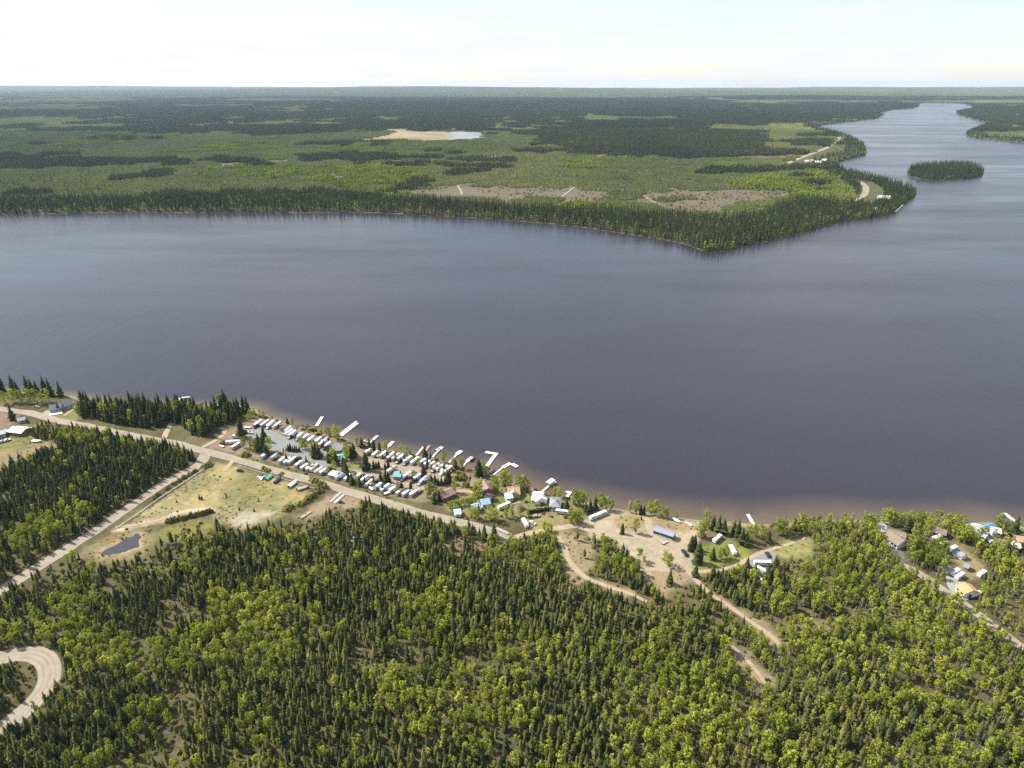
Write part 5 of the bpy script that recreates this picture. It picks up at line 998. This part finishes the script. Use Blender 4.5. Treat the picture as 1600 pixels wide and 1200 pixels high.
# ------------------------------------------------------------------ docks
def dock(label, legs, widths, m=PALEW, canopy=None, wall=False):
    pts = [np.array(P(*p, .55)) for p in legs]
    r = empty('dock', (pts[0][0], pts[0][1], 0)); tag(r, label, 'dock')
    for k in range(len(pts) - 1):
        a, b = pts[k], pts[k + 1]; L = float(np.linalg.norm(b - a)); ang = math.atan2(b[1] - a[1], b[0] - a[0]); w2 = widths[min(k, len(widths) - 1)] / 2
        if k: w0 = widths[min(k - 1, len(widths) - 1)] / 2
        dk = obj('deck', box('deck', (w0 + .05 if k and len(legs) > 2 and abs(w0 - w2) < .01 else .02), L + (w2 if k == 0 and len(legs) > 2 and len(widths) == 1 else 0), -w2, w2, .42, .58, m), r, Vector((a[0] - pts[0][0], a[1] - pts[0][1], 0)), ang)
        for i in range(2, max(3, int(L / 5))):
            for s in (-1, 1): obj('post', cached('dpost', lambda: prism('post', [(.09 * math.cos(q), .09 * math.sin(q)) for q in np.linspace(0, 6.283, 7)[:-1]], -2.4, .75, WOOD)), dk, (L * i / max(3, int(L / 5)), s * (w2 + .1), 0)).rotation_euler = (0, -math.pi / 2, 0)
        n = int(L / 2.4)
        for i in range(1, n): obj('plank_joint', cached(('pj', round(w2, 2)), lambda: box('plank_joint', -.06, .06, -w2 - .03, w2 + .03, .585, .6, WOOD)), dk, (L * i / n, 0, 0))
    if canopy:
        c = P(*canopy, 2.6)
        q = obj('canopy', prism('canopy', [(-1.9, 2.2), (-1.7, 2.8), (0, 3.3), (1.7, 2.8), (1.9, 2.2), (1.6, 2.2), (1.5, 2.65), (0, 3.1), (-1.5, 2.65), (-1.6, 2.2)], -3, 3, RVROOF), r, Vector((c[0] - pts[0][0], c[1] - pts[0][1], 0)), .9)
        for sx in (-2.8, 2.8):
            for sy in (-1.75, 1.75): obj('canopy_post', cached('cpost', lambda: box('canopy_post', -.06, .06, -.06, .06, -2.2, 2.25, STEEL)), q, (sx, sy, 0))
    return r
dock('T-shaped white dock at the far left trees', [(279, 629), (282, 621.5), (297, 620)], [2.6, 2.2], DOCKW)
dock('short straight white dock left of the double dock', [(494.5, 665.5), (503.5, 651)], [2.4], DOCKW)
dock('long white double dock, left plank of the pair', [(530.5, 679.5), (557, 658.5)], [2.3], DOCKW)
dock('long white double dock, right plank of the pair', [(533.5, 681), (559, 661)], [1.9], DOCKW)
dock('narrow dock with a wide outer end at the left lakeside trailers', [(573, 697), (582, 687.5), (590, 680.5)], [1.3, 2.4])
dock('short dock with pale wide end right of the three shore spruces', [(604, 702), (607.5, 697), (614, 689.5)], [1.0, 2.6], DOCKW)
dock('thin straight pale dock at the middle lakeside trailers', [(650.5, 711.5), (661.5, 698)], [1.7])
dock('reddish-brown dock behind a spruce', [(664.5, 705), (671, 696)], [2.0], REDW)
dock('straight pale dock with square end left of the shore aspen', [(675.5, 714.5), (686.5, 702), (690.5, 698)], [1.5, 3.0])
dock('long pale dock with broad end in the middle of the row', [(701, 723), (714, 709.5), (720.5, 704)], [1.4, 3.2], DOCKW)
dock('pale dock with the dark boat at its end', [(722, 730), (730, 720.5), (738, 714)], [1.2, 3.0], DOCKW)
dock('L-shaped white dock with its arm pointing left', [(760.5, 728.5), (775, 709), (758.5, 706.3)], [2.6], DOCKW)
dock('bent white dock with its arm pointing right', [(771, 742), (786, 730), (797.5, 723.5), (808.5, 729.2)], [1.2, 2.9, 2.9], DOCKW)
dock('dock with a white boat canopy at its end', [(846.5, 768.5), (859.5, 757), (867, 752)], [1.7, 3.0], PALEW, (860, 752))
dock('small L-shaped white dock behind the grey hip-roofed house', [(886, 776), (891, 769.5), (884.5, 768)], [1.9], DOCKW)
dock('straight white dock in front of the gravel pad shore', [(1177.5, 819.5), (1168.6, 803.5)], [2.0], DOCKW)
dock('long pale dock at the right edge of the photo', [(1597, 825), (1584, 813), (1569, 801.5)], [1.5, 2.6])
dock('small pale dock on the first far point', [(1398, 331), (1409, 320)], [6], DOCKW)

# ------------------------------------------------------------------ fences, hedge, pool, stacks
def fence(label, pts, step=5.0):
    c = smooth(PP(pts, PL + .5), 4); seg = np.linalg.norm(np.diff(c, axis=0), axis=1); s = np.concatenate([[0], np.cumsum(seg)]); n = int(s[-1] / step); t = np.linspace(0, s[-1], n + 1); xs = np.interp(t, s, c[:, 0]); ys = np.interp(t, s, c[:, 1])
    r = empty('rail_fence', (xs[0], ys[0], PL)); tag(r, label, 'fence')
    for k in range(n + 1):
        o = Vector((xs[k] - xs[0], ys[k] - ys[0], 0)); obj('post', cached('fpost', lambda: box('post', -.11, .11, -.11, .11, -.2, 1.15, WOOD)), r, o)
        if k < n:
            L = math.hypot(xs[k + 1] - xs[k], ys[k + 1] - ys[k]); a = math.atan2(ys[k + 1] - ys[k], xs[k + 1] - xs[k])
            for z in (.45, .95): q = obj('rail', cached('frail', lambda: box('rail', .115, .98 * step, -.1, .1, -.09, .09, PALEW)), r, o + Vector((0, 0, z)), a); q.scale.x = L / step
fence('pale log fence along the diagonal road side of the dry field', [(184, 824), (215, 803), (250, 778), (285, 755), (322, 731), (334, 723)])
fence('pale log fence along the gravel road side of the dry field', [(370, 727), (405, 738), (440, 748), (470, 757), (492, 764)])
hv, hf, htv = [], [], []
ha, hb = np.array(P(824, 803, PL)), np.array(P(879, 793.5, PL)); gg = random.Random(3); nrm_ = np.array([-(hb - ha)[1], (hb - ha)[0]]) / np.linalg.norm(hb - ha)
for k in range(900):
    p = ha + (hb - ha) * gg.random() + nrm_ * gg.uniform(-.8, .8); z = gg.uniform(.1, 2.2); s = gg.uniform(.25, .5); d1 = Vector((gg.gauss(0, 1), gg.gauss(0, 1), gg.gauss(0, 1))).normalized() * s; d2 = d1.cross(Vector((gg.gauss(0, 1), gg.gauss(0, 1), 1))).normalized() * s; q = Vector((p[0] - ha[0], p[1] - ha[1], z)); o = len(hv)
    hv += [tuple(q + d1), tuple(q + d2), tuple(q - d1), tuple(q - d2)]; hf.append((o, o + 1, o + 2, o + 3)); htv += [gg.random() * .5] * 4
hm_ = mesh('hedge', hv, hf, SPRUCE); fattr(hm_, 'tv', htv); hr = empty('hedge', (ha[0], ha[1], PL)); tag(hr, 'long dark clipped hedge below the grey hip-roofed house', 'hedge'); c_ = obj('foliage', hm_, hr); c_['tint'] = .1
obj('stem', prism('stem', [(-.25, -.1), (.25, -.1), (.2, 1.2), (-.2, 1.2)], .2, float(np.linalg.norm(hb - ha)) - .2, BARK), hr, None, math.atan2(hb[1] - ha[1], hb[0] - ha[0]))
pr = empty('round_pool', (*P(1496, 868, PL), PL)); tag(pr, 'round above-ground pool with blue water in the right-hand yard', 'pool'); ring = [(2.6 * math.cos(q), 2.6 * math.sin(q)) for q in np.linspace(0, 6.283, 25)[:-1]]; ring2 = [(2.4 * math.cos(q), 2.4 * math.sin(q)) for q in np.linspace(0, 6.283, 25)[:-1]]
obj('rim', mesh('rim', [(a, b, 0) for a, b in ring] + [(a, b, 1.2) for a, b in ring] + [(a, b, 1.2) for a, b in ring2] + [(a, b, .9) for a, b in ring2], [(24 * j + k, 24 * j + (k + 1) % 24, 24 * j + 24 + (k + 1) % 24, 24 * j + 24 + k) for j in range(3) for k in range(24)], PALE), pr)
obj('water', mesh('water', [(a, b, 1.02) for a, b in ring2], [tuple(range(24))], mat('pool_water', (.03, .13, .20), .06)), pr)
def stack(label, px, py, dx, dy, n, L, m, name='board_stack', part='board', wd=.5):
    a = np.array(P(px - dx, py - dy, PL)); b = np.array(P(px + dx, py + dy, PL)); c = (a + b) / 2; r = empty(name, (c[0], c[1], PL), math.atan2(b[1] - a[1], b[0] - a[0])); tag(r, label, 'stack')
    for k in range(n):
        i, j = k % 4, k // 4; obj(part, cached((part, m.name, L), lambda: box(part, -L / 2, L / 2, -wd / 2 + .02, wd / 2 - .02, 0, .3, m)), r, (random.uniform(-.4, .4), (i - 1.5) * wd, .31 * j))
stack('grey board stack by the road in the cleared yard, left of two', 524, 778, 5, -4.5, 8, 11, WOOD); stack('grey board stack by the road in the cleared yard, right of two', 530, 780, 5, -4.5, 8, 10, PALEW)
stack('long timber stack on the sandy cleared yard', 478, 805, 5, -3.2, 6, 7, WOOD); stack('row of pale beams by the shore behind the mobile home', 1076, 819, 4, 2.2, 6, 5, PALEW); stack('pile of grey beams beside the track below the sheds', 785, 831, 9, 4, 12, 9, WOOD)
tp = empty('canopy_tent', (*P(1546, 823, PL + 1.5), PL), .5); tag(tp, 'bright blue tarp shelter next to the white-roofed cabin', 'tarp shelter')
obj('tarp', prism('tarp', [(-2.6, 1.5), (0, 2.9), (2.6, 1.5), (2.6, 1.58), (0, 2.98), (-2.6, 1.58)], -3, 3, BLUET), tp)
for sx in (-2.8, 2.8):
    for sy in (-2.4, 2.4): obj('pole', cached('tpole', lambda: box('pole', -.05, .05, -.05, .05, 0, 1.6, STEEL)), tp, (sx, sy, 0))
# ------------------------------------------------------------------ air: one box of thin haze round the camera and the land, clouds and sky outside
hm = bpy.data.materials.new('haze'); hm.use_nodes = True; hn = hm.node_tree; hn.nodes.remove(hn.nodes['Principled BSDF'])
pv_ = hn.nodes.new('ShaderNodeVolumePrincipled'); pv_.inputs['Color'].default_value = (0.62, 0.79, 1.0, 1); pv_.inputs['Density'].default_value = HAZE
pv_.inputs['Anisotropy'].default_value = 0.2
hn.links.new(pv_.outputs[0], hn.nodes['Material Output'].inputs['Volume'])
o = obj('haze', box('haze', -30000, 30000, -1500, 28000, -6, 262, hm)); o['kind'] = 'stuff'; o['label'] = 'thin pale haze in the air over the land'
